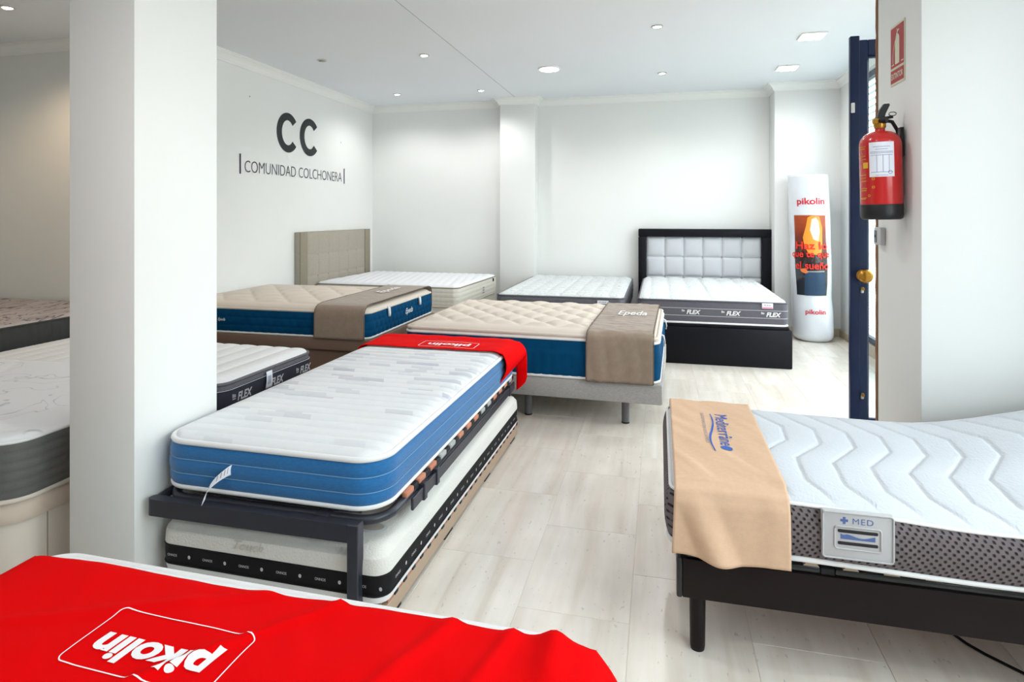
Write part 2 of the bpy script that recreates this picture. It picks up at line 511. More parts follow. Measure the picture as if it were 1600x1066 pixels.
# knit with printed dark curves: dist threshold of a distorted wave
def wave_ticking(name, base, line, scale, dist, width, stretch=(1, 1, 1), rough=0.8, detail=2.0):
    m, N, L, p = node_mat(name, rough, 0.15)
    mp = mapping(N, L, stretch)
    w = N.new('ShaderNodeTexNoise'); w.inputs['Scale'].default_value = scale; w.inputs['Detail'].default_value = detail; w.inputs['Distortion'].default_value = dist
    L.new(mp.outputs[0], w.inputs['Vector'])
    a = N.new('ShaderNodeMath'); a.operation = 'SUBTRACT'; L.new(w.outputs['Fac'], a.inputs[0]); a.inputs[1].default_value = 0.5
    b = N.new('ShaderNodeMath'); b.operation = 'ABSOLUTE'; L.new(a.outputs[0], b.inputs[0])
    mr = N.new('ShaderNodeMapRange'); mr.inputs[1].default_value = 0; mr.inputs[2].default_value = width; L.new(b.outputs[0], mr.inputs[0])
    r = ramp(N, L, mr.outputs[0], [(0, line), (0.5, tuple((x + y) // 2 for x, y in zip(base, line))), (1, base)])
    L.new(r.outputs[0], p.inputs['Base Color'])
    return m
M_swirl = wave_ticking('white_knit_with_grey_swirls', (236, 237, 240), (200, 202, 207), 3.2, 1.2, 0.012)
M_marble = wave_ticking('mauve_knit_with_dark_waves', (186, 178, 178), (98, 88, 92), 2.6, 2.0, 0.035, (2.5, 0.7, 1))
M_leaf = wave_ticking('white_knit_with_grey_sprigs', (218, 221, 222), (112, 116, 122), 10.0, 3.0, 0.010, (1, 1, 1), detail=5)
M_leaf2 = wave_ticking('pale_knit_with_grey_sprigs', (210, 214, 214), (140, 144, 146), 7.0, 2.5, 0.012, (1, 1, 1), detail=4)
M_medtop = mat('white_waffle_knit', (204, 208, 214), 0.8, 0.15, bump=0.7, bscale=120, stretch=(1.0, 0.6, 1))
M_foamtop = mat('white_terry_knit', (224, 222, 216), 0.9, 0.1, bump=0.9, bscale=150)

def glass_mat():
    m = bpy.data.materials.new('window_glass'); m.use_nodes = True
    N = m.node_tree.nodes; L = m.node_tree.links
    N.remove(N['Principled BSDF'])
    t = N.new('ShaderNodeBsdfTransparent'); t.inputs[0].default_value = (0.93, 0.97, 0.97, 1)
    g = N.new('ShaderNodeBsdfGlossy'); g.inputs['Roughness'].default_value = 0.02
    f = N.new('ShaderNodeFresnel')
    geo = N.new('ShaderNodeNewGeometry'); io = N.new('ShaderNodeMapRange')   # same reflectance on the way in and out of the sheet
    io.inputs[3].default_value = 1.45; io.inputs[4].default_value = 1 / 1.45
    L.new(geo.outputs['Backfacing'], io.inputs[0]); L.new(io.outputs[0], f.inputs[0])
    x = N.new('ShaderNodeMixShader')
    L.new(f.outputs[0], x.inputs[0]); L.new(t.outputs[0], x.inputs[1]); L.new(g.outputs[0], x.inputs[2])
    L.new(x.outputs[0], N['Material Output'].inputs[0])
    return m
M_glass = glass_mat()

# ================================================================== the setting
XL, XA, XR = -4.05, -6.5, 2.05
YB, YALC, YREAR = 8.15, 4.4, -3.0
ZC = 2.975
def struct(o): o['kind'] = 'structure'; return o

# floor: grout bed and individual travertine tiles (0.4 x 0.6 m, half bond)
floor = struct(box('floor', (XA - 0.2, YREAR - 0.2, -0.12), (XR + 0.2, YB + 0.2, -0.0015), M_grout))
tw, tl, gap = 0.4, 0.6, 0.0007
bm = bmesh.new(); add_box(bm, (-tw / 2 + gap, -tl / 2 + gap, -0.012), (tw / 2 - gap, tl / 2 - gap, 0.0), 0.0008, 1)
tme = bpy.data.meshes.new('tile'); bmesh.ops.recalc_face_normals(bm, faces=bm.faces[:]); bm.to_mesh(tme); bm.free(); tme.materials.append(M_tile)
cells = []
ci = 0
x = -0.5 - tw * 9
while x < XR:
    off = 0.0 if ci % 2 == 0 else 0.3
    y = 2.455 + off - 0.6 * 8
    while y < YB:
        cx, cy = x + tw / 2, y + tl / 2
        if cx - 0.2 > XL - 0.3 and cx < XR + 0.05 and cy > -0.4 and cy < YB: cells.append((cx, cy))
        y += tl
    x += tw; ci += 1
cells.sort(key=lambda c: math.hypot(c[0] - 0.2, c[1] - 2.5))
cells = cells[:296]
for (cx, cy) in cells:
    o = bpy.data.objects.new('tile', tme); o.location = (cx, cy, 0); put(o, floor)
# tiles farther off, out of view or under the beds of the alcove, as one piece
V = []; F = []
def far_tiles(x0, x1, y0, y1):
    x = x0
    while x < x1 - 0.01:
        y = y0
        while y < y1 - 0.01:
            b = len(V); X1 = min(x + tw, x1); Y1 = min(y + tl, y1)
            V.extend([(x + gap, y + gap, 0), (X1 - gap, y + gap, 0), (X1 - gap, Y1 - gap, 0), (x + gap, Y1 - gap, 0)]); F.append((b, b + 1, b + 2, b + 3))
            y += tl
        x += tw
xs_min = min(c[0] for c in cells) - 0.2
far_tiles(XA - 0.2, xs_min, YREAR, YALC + 0.2)
far_tiles(xs_min, XR, YREAR, min(c[1] for c in cells) - 0.32)
o = mesh_obj('tile_field', V, F, M_tile, floor, smooth=False); o['kind'] = 'stuff'

struct(box('ceiling', (XA - 0.2, YREAR - 0.2, ZC), (XR + 0.35, YB + 0.2, ZC + 0.15), M_ceil))
seam = box('trim_1', (-1.862, 1.0, ZC - 0.002), (-1.857, YB - 0.2, ZC + 0.001), mat('seam_filler', (172, 175, 180), 0.8)); struct(seam)
struct(box('wall_back', (XL - 0.2, YB, 0), (XR + 0.2, YB + 0.2, ZC), M_wall))
struct(box('wall_left', (XL - 0.2, YALC, 0), (XL, YB + 0.2, ZC), M_wall))
struct(box('wall_alcove', (XA, YALC, 0), (XL - 0.2, YALC + 0.2, ZC), M_wall))
struct(box('wall_far_left', (XA - 0.2, YREAR, 0), (XA, YALC + 0.2, ZC), M_wall))
struct(box('wall_rear', (XA - 0.2, YREAR - 0.2, 0), (XR + 0.2, YREAR, ZC), M_wall))
# free-standing column in the left foreground
struct(box('wall_column', (-2.175, 1.86, 0), (-1.876, 2.292, ZC), M_wall, bevel=0.004))
# pilasters on the back wall
struct(box('wall_pilaster_1', (-2.08, 7.95, 0), (-1.597, YB, ZC), M_wall, bevel=0.003))
struct(box('wall_pilaster_2', (1.335, 7.8, 0), (XR + 0.15, YB, ZC), M_wall, bevel=0.003))
# right side: stub, pier with the extinguisher, sill and header of the shop front
struct(box('wall_right_stub', (XR, 7.43, 0), (XR + 0.075, YB, ZC), M_wall))
struct(box('wall_pier', (1.145, 3.1, 0), (XR + 0.2, 3.66, ZC), M_wall, bevel=0.004))
struct(box('wall_right_front', (XR, YREAR, 0), (XR + 0.2, -1.5, ZC), M_wall))
struct(box('wall_right_sill', (XR, -1.5, 0), (XR + 0.2, 2.6, 0.75), M_wall))  # unseen sill, set high to shade the nearby bed
struct(box('wall_right_header', (XR, -1.5, 2.86), (XR + 0.2, 2.6, ZC), M_wall))
struct(box('wall_right_lintel', (XR, 3.66, 2.86), (XR + 0.2, 7.43, ZC), M_wall))
struct(box('wall_right_kerb', (XR + 0.002, 4.95, 0), (XR + 0.2, 7.43, 0.12), M_stone))
# rough wooden jamb strip left on the back edge of the pier
bm = bmesh.new()
add_box(bm, (1.142, 3.662, 0), (1.2, 3.69, ZC - 0.002))
bmesh.ops.subdivide_edges(bm, edges=[e for e in bm.edges if abs(e.verts[0].co.z - e.verts[1].co.z) > 1], cuts=60)
for v in bm.verts:
    v.co.x += 0.004 * nz(v.co.y * 9, v.co.z * 14); v.co.y += 0.003 * nz(v.co.z * 17, 3.3)
struct(bm_obj('trim_2', bm, M_wood))

# cornice: stepped cove profile swept along wall pieces
def cornice(idx, p0, p1, nrm, ext0=0.0, ext1=0.0):
    """nrm points into the room; moulding of 0.09 x 0.08"""
    prof = [(0, -0.092), (0.012, -0.092), (0.016, -0.078), (0.02, -0.074), (0.034, -0.05), (0.055, -0.028), (0.066, -0.022), (0.068, -0.012), (0.082, -0.01), (0.084, 0.0)]
    a = Vector((p0[0], p0[1], ZC)); b = Vector((p1[0], p1[1], ZC)); d = (b - a).normalized(); n = Vector((nrm[0], nrm[1], 0))
    V = []; F = []
    for q, r, e in ((a, 0, ext0), (b, 1, ext1)):
        for (u, z) in prof:
            V.append(q + n * u + Vector((0, 0, z)) + d * (u * e))
    k = len(prof)
    for i in range(k - 1): F.append((i, i + 1, k + i + 1, k + i))
    o = mesh_obj('trim_%d' % idx, V, F, M_trim, smooth=False); struct(o)
cornice(3, (XL, YALC), (XL, YB), (1, 0), -1, -1)
cornice(4, (XL, YB), (-2.08, YB), (0, -1), 1, -1)
cornice(5, (-2.08, YB), (-2.08, 7.95), (-1, 0), 1, 1)
cornice(6, (-2.08, 7.95), (-1.597, 7.95), (0, -1), -1, 1)
cornice(7, (-1.597, 7.95), (-1.597, YB), (1, 0), -1, -1)
cornice(8, (-1.597, YB), (1.335, YB), (0, -1), 1, -1)
cornice(9, (1.335, YB), (1.335, 7.8), (-1, 0), 1, 1)
cornice(10, (1.335, 7.8), (XR, 7.8), (0, -1), -1, -1)
cornice(11, (XR, 7.8), (XR, 3.66), (-1, 0), 1, 0)
cornice(12, (XA, YALC), (XL, YALC), (0, -1), 1, 1)
# stone skirting along the visible wall feet
def skirt(n, lo, hi): struct(box('baseboard_' + n, lo, hi, M_stone, bevel=0.003))
skirt('back', (-1.597, YB - 0.015, 0), (1.335, YB, 0.09))
skirt('pilaster', (1.32, 7.785, 0), (XR, 7.8, 0.09))
skirt('right', (XR - 0.015, 7.43, 0), (XR, 7.785, 0.09))
skirt('left', (XL, YALC, 0), (XL + 0.015, YB, 0.09))

# ---- shop front windows (blue frames, glass)
def glazing(name, y0, y1, z0, z1, mull):
    root = struct(bpy.data.objects.new(name, None)); put(root); root.location = (XR + 0.04, (y0 + y1) / 2, z0)
    cx, cy, cz = root.location
    def fr(lo, hi): box('window_frame', (lo[0] - cx, lo[1] - cy, lo[2] - cz), (hi[0] - cx, hi[1] - cy, hi[2] - cz), M_bluedoor, root, 0.004, 1)
    X0, X1 = XR + 0.012, XR + 0.068; t = 0.06
    fr((X0, y0, z0), (X1, y0 + t, z1)); fr((X0, y1 - t, z0), (X1, y1, z1))
    fr((X0, y0 + t, z0), (X1, y1 - t, z0 + t)); fr((X0, y0 + t, z1 - t), (X1, y1 - t, z1))
    ys = [y0 + t] + mull + [y1 - t]
    for m_ in mull: fr((X0, m_ - 0.025, z0 + t), (X1, m_ + 0.025, z1 - t))
    for a, b in zip(ys[:-1], ys[1:]):
        a2 = a if a == ys[0] else a + 0.025; b2 = b if b == ys[-1] else b - 0.025
        box('pane', (-0.004, a2 - cy, t), (0.004, b2 - cy, z1 - cz - t), M_glass, root)
glazing('window_1', 4.95, 7.43, 0.12, 2.86, [6.2])
glazing('window_2', -1.5, 2.6, 0.75, 2.86, [-0.1, 1.25])
struct(box('wall_right_light_block', (XR, 2.6, 0), (XR + 0.2, 3.1, ZC), M_wall))  # unseen wall strip added to cut window light on pier and bed
glazing('window_3', 3.66, 4.0, 0.0, 2.86, [])

# ---- open glazed entrance door, swung inwards
def door():
    r = struct(bpy.data.objects.new('door_1', None)); put(r); r.location = (2.0, 4.0, 0.01)
    def b(n, lo, hi, m=M_bluedoor, bev=0.004, parent=r): return box(n, (lo[0] - 2.0, lo[1] - 4.0, lo[2] - 0.01), (hi[0] - 2.0, hi[1] - 4.0, hi[2] - 0.01), m, parent, bev, 1)
    y0, y1 = 3.995, 4.04
    st = b('door_stile', (1.112, y0, 0.01), (1.198, y1, 2.452))
    b('door_lip', (1.10, y0 - 0.006, 0.01), (1.152, y0 + 0.028, 2.476))
    b('door_stile', (1.91, y0, 0.01), (1.998, y1, 2.452))
    b('door_rail', (1.198, y0, 2.36), (1.91, y1, 2.452)); b('door_rail', (1.198, y0, 0.01), (1.91, y1, 0.2))
    for lo, hi in (((1.198, 2.345), (1.91, 2.36)), ((1.198, 0.2), (1.91, 0.215))):
        b('glazing_bead', (lo[0], y0 + 0.008, lo[1]), (hi[0], y1 - 0.008, hi[1]))
    b('glazing_bead', (1.198, y0 + 0.008, 0.215), (1.205, y1 - 0.008, 2.345))
    b('pane', (1.205, 4.012, 0.215), (1.91, 4.02, 2.345), M_glass, 0)
    # brass knob on a rosette
    k = lathe('door_knob', [(0.034, 0), (0.034, 0.006), (0.014, 0.012), (0.012, 0.03), (0.022, 0.038), (0.036, 0.05), (0.04, 0.06), (0.036, 0.07), (0.022, 0.077), (0.004, 0.079)], M_brass, r, 28)
    k.rotation_euler = (PI / 2, 0, 0); k.location = (1.165 - 2.0, y0 - 4.0 - 0.006, 1.05)
    k['label'] = 'round brass knob'
    for z in (0.963, 0.338):
        e = box('keyhole_plate', (-0.009, -0.006, -0.018), (0.009, 0, 0.018), M_nickel, r, 0.005, 3); e.location = (1.165 - 2, y0 - 4 - 0.004, z)
        cyl('lock_cylinder', (0, -0.002, 0.007), (0, -0.014, 0.007), 0.009, 0.009, M_brass, e, 16)
        box('key_slot', (-0.0015, -0.0155, 0.001), (0.0015, -0.0135, 0.013), M_plasticblack, e)
    e = box('lock_case', (1.176 - 2, y0 - 0.022 - 4, 1.555), (1.2 - 2, y0 - 4, 1.63), M_nickel, r, 0.003, 1)
    box('bolt_slot', (1.182 - 2, y0 - 0.024 - 4, 1.575), (1.194 - 2, y0 - 0.021 - 4, 1.61), M_plasticblack, e)
    b('contact_sensor', (1.104, y0 - 0.02, 2.02), (1.122, y0 - 0.006, 2.078), M_trim, 0.002)
door()

# ================================================================== mattress builder
def mattress(name, label, loc, w, l, rz, r, z_top, top, topmat, bands, pipes, group=None, edge=0.06, drop=0.02, cell=0.012):
    """loc = centre of the underside; bands: (z0, z1, material, bulge, fn, rows, step); pipes: (z, radius, material, out)"""
    t = thing(name, label, 'mattress', loc, rz, group)
    tp = top_panel('quilted_top', w, l, r, z_top, edge, top, topmat, t, cell, drop)
    z0 = bands[0][0]; z1 = bands[-1][1]
    for (a, b, m, bulge, fn, rows, step) in bands:
        side_band('border', w, l, r, a, b, m, t, bulge, fn, rows, step, (z0, z1))
    for p in pipes:
        piping(w, l, r, p[0], p[1], p[2], t, p[3] if len(p) > 3 else 0.0, p[4] if len(p) > 4 else 'piping')
    bottom_panel(w, l, r, z0 + 0.001, M_white, t)
    return t

# ---- A: right foreground bed -------------------------------------------------
AX0, AX1, AY0, AY1 = 0.06, 1.96, 2.03, 2.93
def bendA(x, zf, far=0.0):
    def ss(t): t = min(1.0, max(0.0, t)); return t * t * (3 - 2 * t)
    sag = -0.034 * ss((x - 0.35) / 0.6) * (0.3 + 0.7 * zf) * (1 - 0.75 * far)
    return sag + 0.13 * ss((x - 0.98) / 0.78)
def zigzag(y):
    pts = [(-0.9, -0.05), (-0.47, 0.06), (-0.42, 0.048), (-0.30, -0.002), (-0.11, 0.008), (0.066, 0.128), (0.22, 0.14), (0.41, 0.02), (0.9, -0.2)]
    for (a, u), (b, v) in zip(pts[:-1], pts[1:]):
        if a <= y <= b: return u + (v - u) * (y - a) / (b - a)
    return 0
def topA(x, y):     # local x along the bed, y across
    xs = (x + 0.05) - zigzag(y)
    sag = 0.0
    d = abs((xs / 0.12) - round(xs / 0.12)) * 0.12
    return 0.006 * pillow(xs / 0.12, 0.5) - 0.006 * math.exp(-(d / 0.005) ** 2) + sag * 0.7 + 0.003 * nz(x * 6, y * 6)
Aw, Al = AX1 - AX0, AY1 - AY0
AXM = 0.036
A = mattress('mattress', 'white zigzag-quilted mattress with dark perforated mesh border on the dark wooden bed', ((AXM + AX1) / 2, (AY0 + AY1) / 2, 0.358), AX1 - AXM, Al, 0, 0.05, 0.192, topA, M_medtop,
    [(0.006, 0.172, M_spacer, 0.02, None, 10, 0.02)], [(0.008, 0.009, M_pipe_w, 0.004), (0.174, 0.006, M_pipe_w, 0.0)], drop=0.02, edge=0.09, cell=0.0065)
for ch in A.children:
    for v in ch.data.vertices: v.co.z += bendA(v.co.x + (AX0 + AX1) / 2 - 0.012, min(1, max(0, v.co.z / 0.19)), min(1, max(0, (v.co.y + 0.45) / 0.9)))
# moulded badge on the near side
by = -Al / 2 - 0.018
bx, bz = 0.573 - (AXM + AX1) / 2, 0.462 - 0.358
bd = bpy.data.objects.new('badge', None)
Vb, Fb = [], []
def badge():
    V, F = ring2d(0.196, 0.142, 0.012, 0.012); 
    base = box('badge', (bx - 0.098, by - 0.008, bz - 0.071), (bx + 0.098, by + 0.012, bz + 0.071), M_badge, A, 0.006, 3)
    base['label'] = 'moulded grey rubber badge with a plus sign, letters and a wave'
    f = plane((bx, by - 0.0085, bz), (1, 0, 0), (0, 0, 1))
    for (w_, h_, t_, cz) in ((0.19, 0.136, 0.006, 0), (0.125, 0.066, 0.004, -0.006)):
        P = [(x_, 0, z_) for x_, z_ in ring2d(w_, h_, 0.008, t_)[0][:28]]
        tube('badge_rim', [(bx + a, by - 0.009, bz + cz + c) for a, _, c in P], 0.003, M_badge, base, closed=True, n=6)
    for zz in (0.0135, -0.0225):
        box('vent_slot', (bx - 0.054, by - 0.0105, bz + zz - 0.0045), (bx + 0.054, by - 0.0075, bz + zz + 0.0045), mat('vent_slot_dark', (46, 42, 45), 0.8), base, 0.002, 1)
    # blue wave
    V = []; n = 16
    for i in range(n + 1):
        x_ = -0.047 + 0.094 * i / n; V.append((x_, -0.0145)); 
    for i in range(n + 1):
        x_ = -0.047 + 0.094 * i / n; q = i / n
        V.append((x_, -0.004 + 0.0045 * math.sin(q * 2 * PI * 1.05 + 0.6) * (1 if q > .15 else .6) + (0.004 if q < .05 else 0)))
    F = [(i, i + 1, n + 2 + i, n + 1 + i) for i in range(n)]
    flat_print(V, F, plane((bx, by - 0.0087, bz + 0.004), (1, 0, 0), (0, 0, 1)), M_medbadge, base, name='wave_mark')
    lettering('MED', 0.056, plane((bx + 0.014, by - 0.0087, bz + 0.045), (1, 0, 0), (0, 0, 1)), M_medbadge, base, height=0.017, offset=0.0, spacing=1.15)
    f = plane((bx - 0.037, by - 0.0087, bz + 0.045), (1, 0, 0), (0, 0, 1))
    flat_print([(-.0105, -.0038), (-.0038, -.0038), (-.0038, -.0105), (.0038, -.0105), (.0038, -.0038), (.0105, -.0038), (.0105, .0038), (.0038, .0038), (.0038, .0105), (-.0038, .0105), (-.0038, .0038), (-.0105, .0038)],
        [(0, 1, 10, 11), (2, 3, 8, 9), (4, 5, 6, 7)], f, M_medbadge, base, name='plus_mark')
badge()

# dark wooden frame under it
def bedA():
    t = thing('wooden_bed', 'dark wenge bed with black steel slat base in the right foreground', 'bed', (AX0, AY0, 0))
    L_ = Aw; W_ = Al
    box('side_rail', (0.012, 0.0, 0.193), (L_ + 0.02, 0.03, 0.318), M_wenge, t, 0.004)
    box('side_rail', (0.012, W_ - 0.03, 0.193), (L_ + 0.02, W_, 0.318), M_wenge, t, 0.004)
    c = box('corner_cap', (-0.006, -0.004, 0.193), (0.012, 0.034, 0.32), mat('dark_plastic_cap', (40, 38, 40), 0.4, 0.4), t, 0.006)
    box('corner_cap', (-0.006, W_ - 0.034, 0.193), (0.012, W_ + 0.004, 0.32), MATS['dark_plastic_cap'], t, 0.006)
    box('foot_rail', (-0.002, 0.034, 0.193), (0.026, W_ - 0.034, 0.318), M_wenge, t, 0.004)
    box('head_rail', (L_ - 0.006, 0.03, 0.193), (L_ + 0.02, W_ - 0.03, 0.318), M_wenge, t, 0.004)
    for (x, y) in ((0.062, 0.06), (0.062, W_ - 0.06), (L_ - 0.06, 0.06), (L_ - 0.06, W_ - 0.06)):
        cyl('leg', (x, y, 0.193), (x, y, 0.012), 0.026, 0.024, M_wenge, t, 24)
        cyl('foot_glide', (x, y, 0.012), (x, y, 0), 0.024, 0.022, M_rubber, t, 20)
    # steel slat frame resting on the rails
    for y in (0.022, W_ - 0.022):
        for a, b in ((0.02, 0.42), (0.46, 0.98), (1.02, L_ - 0.02)):
            box('slat_frame_tube', (a, y - 0.016, 0.318), (b, y + 0.016, 0.340), M_gloss_black, t, 0.007)
        for a in (0.42, 0.98):
            box('joint_bracket', (a, y - 0.014, 0.318), (a + 0.04, y + 0.014, 0.338), M_rubber, t, 0.002, 1)
    for y in (0.06, W_ - 0.06):
        tube('raised_head_tube', [(x, y, 0.33 + max(0, bendA(x + AX0, 0))) for x in [1.0 + (L_ - 1.06) * k / 10 for k in range(11)]], 0.011, M_gloss_black, t)
    n = 17
    for i in range(n):
        x = 0.06 + (L_ - 0.12) * i / (n - 1)
        V = []; F = []
        for k in range(9):
            q = k / 8; y = 0.03 + (W_ - 0.06) * q; z = 0.343 + 0.010 * math.sin(PI * q) + 0.12 * max(0, bendA(x + AX0, 0)) / 0.12
            V += [(x - 0.026, y, z), (x + 0.026, y, z), (x + 0.026, y, z - 0.007), (x - 0.026, y, z - 0.007)]
        for k in range(8):
            for e in range(4): F.append((k * 4 + e, k * 4 + (e + 1) % 4, k * 4 + 4 + (e + 1) % 4, k * 4 + 4 + e))
        s = mesh_obj('slat', V, F, M_copper, t, smooth=False)
        for y in (0.01, W_ - 0.05):
            cm = mat('beige_slat_holder', (176, 160, 138), 0.6)
            bm = bmesh.new()
            vs2 = [bm.verts.new((x + dx, y + (0 if dz < 0.5 else 0.0), 0.337 + dz * 0.018)) for dx, dz in ((-0.024, 0), (0.024, 0), (0.009, 1), (-0.009, 1))]
            vs3 = [bm.verts.new((v.co.x, v.co.y + 0.04, v.co.z)) for v in vs2]
            bm.faces.new(vs2); bm.faces.new(list(reversed(vs3)))
            for k in range(4): bm.faces.new((vs2[k], vs2[(k + 1) % 4], vs3[(k + 1) % 4], vs3[k]))
            bm_obj('slat_holder', bm, cm, s)
    return t
bedA()

# tan runner across its foot end
def clothA():
    xa, xb = 0.047, 0.388
    zt = 0.358 + 0.192
    path = []
    # from far hang over the top to the near hang
    path += [(2.965, 0.40), (2.962, 0.52), (2.95, 0.551), (2.92, 0.563)]
    path += [(2.7, 0.566), (2.3, 0.566), (2.07, 0.562), (2.022, 0.546), (2.006, 0.51), (2.0, 0.42), (1.998, 0.342)]
    # resample
    D = [0]
    for a, b in zip(path[:-1], path[1:]): D.append(D[-1] + math.dist(a, b))
    def at(s):
        s *= D[-1]
        for i in range(len(D) - 1):
            if s <= D[i + 1] + 1e-9:
                t = (s - D[i]) / (D[i + 1] - D[i]); return path[i][0] + (path[i + 1][0] - path[i][0]) * t, path[i][1] + (path[i + 1][1] - path[i][1]) * t, i
        return path[-1][0], path[-1][1], len(D) - 2
    def fn(u, v):
        y, z, i = at(v)
        x = xa + (xb - xa) * u
        top = 1 if 3 <= i <= 5 else 0
        # long soft creases running diagonally
        w = 0.011 * abs(nz(x * 7 + y * 3, y * 3.2, 1.3)) + 0.006 * nz(x * 16 + y * 9, y * 5, 4.1)
        if top: return (x, y, z + max(-0.0015, w))
        if i >= 6:
            k = min(1.0, max(0.0, (0.55 - z) / 0.2))
            fold = 0.042 * k * max(0, math.sin(24 * (x - 0.03) - 11 * (0.55 - z))) ** 1.4 * (1.12 - u) + 0.004 * k
            x2 = x - 0.008 * k * (1 - u)
            return (x2, y - fold - abs(w) * 0.6, z + 0.012 * k * (1 - u) * math.sin(20 * x))
        return (x, y + abs(w) * 0.5, z)
    o = sheet('bed_runner', 40, 150, fn, M_tan, None, 0.003)
    tag(o, 'tan felt runner with blue lettering over the foot of the dark wooden bed', 'bed runner')
    f = plane((0, 0, 0), (1, 0, 0), (0, 1, 0))
    def surf(dx, dy):
        x, y = dx, dy
        w = 0.011 * abs(nz(x * 7 + y * 3, y * 3.2, 1.3)) + 0.006 * nz(x * 16 + y * 9, y * 5, 4.1)
        z = 0.566 if y < 2.7 else 0.566 - 0.003 * (y - 2.7) / 0.22
        return Vector((x, y, z + max(-0.0015, w) + 0.0035))
    # reading towards the camera, letter tops to the right
    mp = lambda a, b: surf(0.252 + b - 0.02 * (a + 0.18), 2.55 - a)
    lettering('Mediterrâne', 0.355, mp, M_medblue, o, height=0.05, offset=0.0, spacing=1.0, maxedge=0.02)
    V, F = disc2d(0.021, 0.021); flat_print(V, F, lambda a, b: surf(0.239 + b, 2.345 - a), M_medblue, o, 0.02, 'letter_dot')
    V = []; F = []; n = 40
    for i in range(n + 1):
        q = i / n; yy = -0.235 + 0.47 * q; c = 0.014 * math.sin(q * 2 * PI * 0.95 + 0.35) + 0.012 - 0.012 * q; hw = 0.0048 * (0.5 + math.sin(PI * q) * 0.6)
        V += [(yy, c - hw), (yy, c + hw)]
    F = [(2 * i, 2 * i + 2, 2 * i + 3, 2 * i + 1) for i in range(n)]
    flat_print(V, F, lambda a, b: surf(0.196 + b * 0.75, 2.51 - a * 0.9), M_medblue, o, 0, 'wave_mark')
    lettering('SISTEMAS DE DESCANSO', 0.35, lambda a, b: surf(0.176 + b, 2.55 - a), M_greyprint, o, height=0.013, maxedge=0.02)
clothA()

# ---- B: blue mattress on black steel slat bed ---------------------------------
BX0, BX1, BY0, BY1 = -1.835, -0.925, 1.945, 3.855
Bc = ((BX0 + BX1) / 2, (BY0 + BY1) / 2)
def topB(x, y):
    v = (y + 5) / 0.072
    d = abs(v - round(v)) * 0.072
    return 0.012 * pillow(v, 0.5) - 0.008 * math.exp(-(d / 0.008) ** 2) - 0.004 + 0.002 * nz(x * 8, y * 20)
def bandB(s, t, x, y): return 0.006 * pillow(t * 3.0, 0.6)
B = mattress('mattress', 'white-topped mattress with denim-blue border lying on the black steel slat bed', (Bc[0], Bc[1], 0.388), BX1 - BX0, BY1 - BY0, math.radians(-0.6), 0.11, 0.2, topB, M_dash,
    [(0.008, 0.17, M_blue, 0.012, bandB, 18, 0.02)], [(0.01, 0.011, M_pipe_w, 0.002), (0.176, 0.011, M_pipe_w, 0.002)], drop=0.022, edge=0.075, cell=0.008)
for q in (1 / 3, 2 / 3):
    piping(BX1 - BX0, BY1 - BY0, 0.11, 0.008 + 0.162 * q, 0.0016, M_bluest, B, 0.0125, 'stitch_line')
# bent care label sewn in the near border
def labelB():
    x0 = -0.16
    def fn(u, v):
        a = v * 1.25
        return (x0 + 0.03 - 0.075 * v - 0.012 * u * v + 0.006 * math.sin(6 * v), -(BY1 - BY0) / 2 - 0.012 - 0.045 * math.sin(a * 1.2) - 0.006 * u, 0.115 - 0.035 * u * (1 - v * 0.3) - 0.105 * v * v - 0.01 * v)
    o = sheet('care_label', 6, 14, fn, M_paper, B, 0.001); o['label'] = 'white printed care label'
    for k in range(7):
        q = 0.12 + k * 0.11
        def f2(u, v, q=q):
            p = fn(0.15 + 0.6 * u, q + 0.025 * v); return (p[0] - 0.0005, p[1] - 0.0022, p[2] + 0.0008)
        if k != 4: sheet('printed_line', 4, 1, f2, M_greyprint, o)
labelB()

